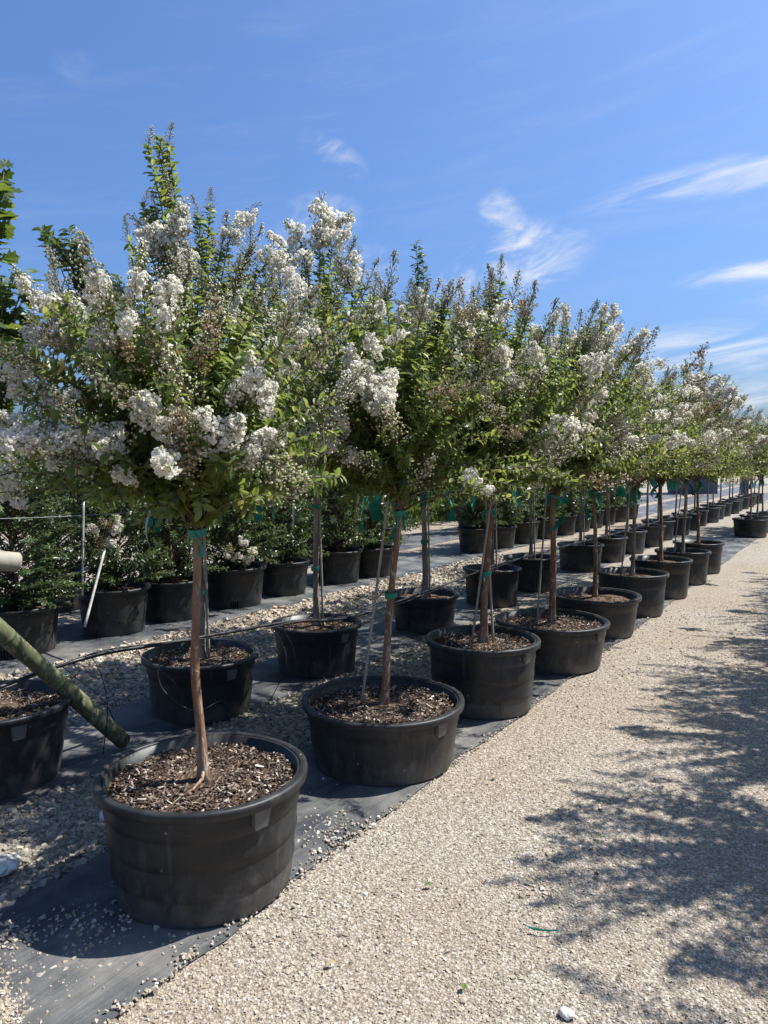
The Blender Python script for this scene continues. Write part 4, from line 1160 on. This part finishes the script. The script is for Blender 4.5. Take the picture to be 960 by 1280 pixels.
me = bpy.data.meshes.new('roof'); me.from_pydata([tuple(q) for q in v], [], [(0, 1, 4), (1, 2, 5, 4), (2, 3, 5), (3, 0, 4, 5), (0, 3, 2, 1)]); me.materials.append(M['blue'])
obj('roof', me, bb)

# ------------------------------------------------------------------ small things: pole, pipe, wire, tapes, litter
a = np.array(at(155, 942, 4.06)); b = np.array((-3.40, 2.25, 0.455))
dr = (b - a) / np.linalg.norm(b - a); ts = np.linspace(0, 2.9, 16)
P = dr[None] * ts[:, None] + 0.012 * np.stack([np.sin(ts * 2.2), 0 * ts, np.cos(ts * 1.7)], 1)
rr = 0.042 + 0.004 * ts + 0.003 * np.sin(ts * 6)
po = obj('green_pole', np_mesh('green_pole', *tube(P, rr, 14), M['pole'], True), label='thick mossy green pole leaning across the rim of a black pot', category='pole')
po.location = (a[0], a[1], max(a[2], 0.0) + 0.045)
q = []
for t in (0.16, 0.62, 1.05):
    j = int(np.argmin(np.abs(ts - t))); q.append(tube([P[j] - dr * 0.012, P[j], P[j] + dr * 0.012], [rr[j], rr[j] + 0.002, rr[j]], 14))
obj('knots', np_mesh('knots', *join(q), M['pole'], True), po)

p0 = np.array(at(26, 703, 3.2)); p1 = np.array(at(-160, 690, 2.9)); p2 = np.array(at(-300, 900, 2.9))
gs = obj('grey_stake', np_mesh('grey_stake', *tube([p0 - p0, (p1 - p0) * 0.02, (p1 - p0) * 0.5, p1 - p0, p2 - p0, np.array([p2[0], p2[1], 0]) - p0], [0.03, 0.042, 0.044, 0.046, 0.048, 0.05], 12), M['stake'], True),
         label='blunt end of a grey weathered stake beside the evergreens', category='stake')
gs.location = tuple(p0)

pts = [(-3.4, 0.6, 0.46), (-3.42, 1.4, 0.5), (-3.42, 1.99, 0.53), (-3.42, 2.24, 0.555), (-3.42, 2.58, 0.565), (-3.42, 3.02, 0.53), (-3.42, 3.63, 0.49), (-3.42, 4.13, 0.455), (-3.4, 4.6, 0.385), (-3.42, 5.04, 0.345), (-3.42, 5.92, 0.37), (-3.4, 7.09, 0.42), (-3.42, 7.7, 0.44), (-3.42, 8.95, 0.43), (-3.42, 10.9, 0.42), (-3.42, 14, 0.4), (-3.42, 20, 0.38)]


def spline(pts, m=8):
    P = np.array(pts, float); out = []
    for i in range(len(P) - 1):
        a0 = P[max(i - 1, 0)]; a1 = P[i]; a2 = P[i + 1]; a3 = P[min(i + 2, len(P) - 1)]
        for t in np.linspace(0, 1, m, endpoint=False):
            out.append(0.5 * ((2 * a1) + (-a0 + a2) * t + (2 * a0 - 5 * a1 + 4 * a2 - a3) * t * t + (-a0 + 3 * a1 - 3 * a2 + a3) * t ** 3))
    out.append(P[-1]); return np.array(out)


pipe = obj('irrigation_pipe', np_mesh('irrigation_pipe', *tube(spline(pts), 0.011, 8), M['pipe'], True), label='black irrigation pipe strung along the middle row above the pot rims', category='pipe')
obj('hanging_line', np_mesh('hanging_line', *tube(spline([(p[0] + 0.02, p[1], p[2] + 0.022 * math.sin(p[1] * 3)) for p in pts]), 0.004, 6), M['pipe'], True), pipe)
for (y0, dx, dy, zl) in ((2.5, 0.12, 0.0, 0.05), (2.75, 0.2, 0.15, 0.12), (2.32, 0.02, 0.25, 0.02), (4.05, 0.03, 0.1, 0.05), (3.9, 0.25, -0.1, 0.02), (3.2, 0.3, 0.2, 0.1)):
    z0 = float(np.interp(y0, [p[1] for p in pts], [p[2] for p in pts]))
    v = tube(spline([(-3.42, y0, z0), (-3.42 + dx * 0.6, y0 + dy * 0.3, z0 - 0.08), (-3.42 + dx, y0 + dy, (z0 + zl) / 2), (-3.42 + dx * 0.6, y0 + dy * 1.4, zl)], 6), 0.0028, 5 + 1)
    obj('drip_tube', np_mesh('drip_tube', *v, M['pipe'], True), pipe)
f = mid[1]
hp = [(f[0] + 0.05, f[1] - 0.30, 0.37), (f[0] + 0.06, f[1] - 0.40, 0.39), (f[0] + 0.1, f[1] - 0.40, 0.25), (f[0] + 0.24, f[1] - 0.29, 0.12), (f[0] + 0.31, f[1] - 0.13, 0.15), (f[0] + 0.34, f[1] - 0.1, 0.02)]
obj('drip_hose', np_mesh('drip_hose', *tube(spline(hp), 0.005, 6), M['pipe'], True), label='thin dark hose looped down the side of a middle-row pot', category='hose')

wy = np.array([-0.5] + [m_[1] for m_ in mid] + [20.0]); wx = np.array([-3.5] + [m_[0] for m_ in mid] + [-3.42]); wp = []
for k in range(len(wy) - 1):
    for t in np.linspace(0, 1, 6, endpoint=False): wp.append((wx[k] * (1 - t) + wx[k + 1] * t + 0.03, wy[k] * (1 - t) + wy[k + 1] * t, 1.32 - 0.05 * t * (1 - t)))
wire = obj('support_wire', np_mesh('support_wire', *tube(wp, 0.0014, 6), M['wire'], True), label='thin support wire strung from stem to stem along the middle row', category='wire')
rngr = np.random.default_rng(9)
for (y, L, w, mt) in ((2.98, 0.1, 0.03, 'tape'), (3.05, 0.14, 0.025, 'tape'), (3.9, 0.12, 0.035, 'tape'), (4.05, 0.16, 0.03, 'tape'), (5.2, 0.3, 0.06, 'tape'), (5.35, 0.22, 0.07, 'tape'), (5.6, 0.4, 0.05, 'tape'), (6.6, 0.3, 0.06, 'tape'), (7.2, 0.25, 0.06, 'tape'), (8.2, 0.35, 0.09, 'tape'), (8.5, 0.3, 0.08, 'tape'), (9.5, 0.3, 0.1, 'tape'), (10.2, 0.3, 0.1, 'tape'), (11.4, 0.3, 0.1, 'tape'), (12.6, 0.3, 0.12, 'tape'), (14, 0.3, 0.14, 'tape'), (15.3, 0.3, 0.14, 'tape'), (16.6, 0.3, 0.14, 'tape'), (3.0, 0.22, 0.012, 'whitetape'), (3.15, 0.12, 0.012, 'whitetape'), (4.25, 0.2, 0.014, 'whitetape'), (5.1, 0.2, 0.014, 'whitetape')):
    v, ff = ribbon_mesh(rngr, L, w * (1.5 if mt == 'tape' else 1), mt, 0.2, rngr.uniform(0.4, 3))
    o = obj('green_ribbon' if mt == 'tape' else 'white_ribbon', np_mesh('ribbon', v, ff, M[mt]), wire)
    o.location = (float(np.interp(y, wy, wx)) + 0.03, y, 1.315)

# white tapes and the white cane by the evergreens
def free_tape(name, pa, pb, w, label, cat, r=None):
    pa, pb = np.array(pa), np.array(pb); t = np.linspace(0, 1, 8)[:, None]
    P = (pa * (1 - t) + pb * t) - pa
    V, F = tube(P, r, 8) if r else (None, None)
    o = obj(name, np_mesh(name, V, F, M['whitetape'], True), label=label, category=cat); o.location = tuple(pa)
    return o


free_tape('white_cane', (-5.25, 3.78, 0.27), (-5.42, 4.12, 0.86), 0, 'pale cane leaning on the rim of the second evergreen pot', 'cane', 0.011)
free_tape('white_tape', (-5.52, 3.96, 0.47), (-5.51, 3.99, 1.3), 0, 'narrow white tape hanging straight down in front of the evergreens', 'tape', 0.009)

# litter on the ground
rng = np.random.default_rng(4)
v, f = ribbon_mesh(rng, 0.085, 0.036, 'tape', 0.1, 0.7, (0.9, 0.35, 0.0))
v[:, 2] = 0.012 + 0.5 * np.abs(v[:, 2]); v[::2, 2] += 0.004
sc_ = obj('tape_scrap', np_mesh('tape_scrap', v, f, M['tape']), label='scrap of green plastic tape lying on the gravel', category='tape'); sc_.location = (-0.9, 2.34, 0.006)


def lump(name, loc, size, mat, label, cat, seed, squash=0.6, rough=0.25):
    import bmesh
    bm = bmesh.new(); bmesh.ops.create_icosphere(bm, subdivisions=3, radius=1.0)
    for vtx in bm.verts:
        c = vtx.co; k = 1 + rough * float(smoothnoise(np.array([c.x * 1.7 + c.z]), np.array([c.y * 1.7 - c.z]), seed, 3)[0])
        vtx.co = Vector((c.x * size[0] * k, c.y * size[1] * k, c.z * size[2] * k))
    me = bpy.data.meshes.new(name); bm.to_mesh(me); bm.free(); me.materials.append(M[mat])
    o = obj(name, me, label=label, category=cat); o.location = loc
    return o


lump('pale_stone', (-0.66, 2.03, 0.012), (0.024, 0.019, 0.015), 'stone', 'rounded pale stone on the shaded edge of the gravel', 'stone', 3)
lump('pale_stone', (-2.78, 2.1, 0.02), (0.05, 0.035, 0.03), 'stone', 'pale stone among the grey rubble beside the ribbed pot', 'stone', 8)
lump('plastic_bag', (-2.78, 1.58, 0.04), (0.1, 0.08, 0.035), 'bag', 'crumpled clear plastic bag on the rubble beside the fabric', 'bag', 12, rough=0.7)
for i, (x, y) in enumerate(((-1.02, 2.62), (-0.95, 1.95), (-1.35, 1.85), (-0.9, 3.1), (-1.5, 3.4), (-1.3, 2.4))):
    v, f = place_leaves(np.zeros((1, 3)), np.array([[math.cos(i * 2.0), math.sin(i * 2.0), 0.05]]), np.array([[0.1, 0.1, 1.0]]), np.array([0.035]), np.array([0.6]), TM2)
    m_ = ('spent', 'grass')[i % 2]
    o = obj('fallen_leaf', np_mesh('fallen_leaf', v, f, M[m_]), label='small %s fallen leaf on the sunlit gravel' % ('brown', 'yellow-green')[i % 2], category='leaf', group='%s fallen leaves' % ('brown', 'yellow-green')[i % 2])
    o.location = (x, y, 0.018)
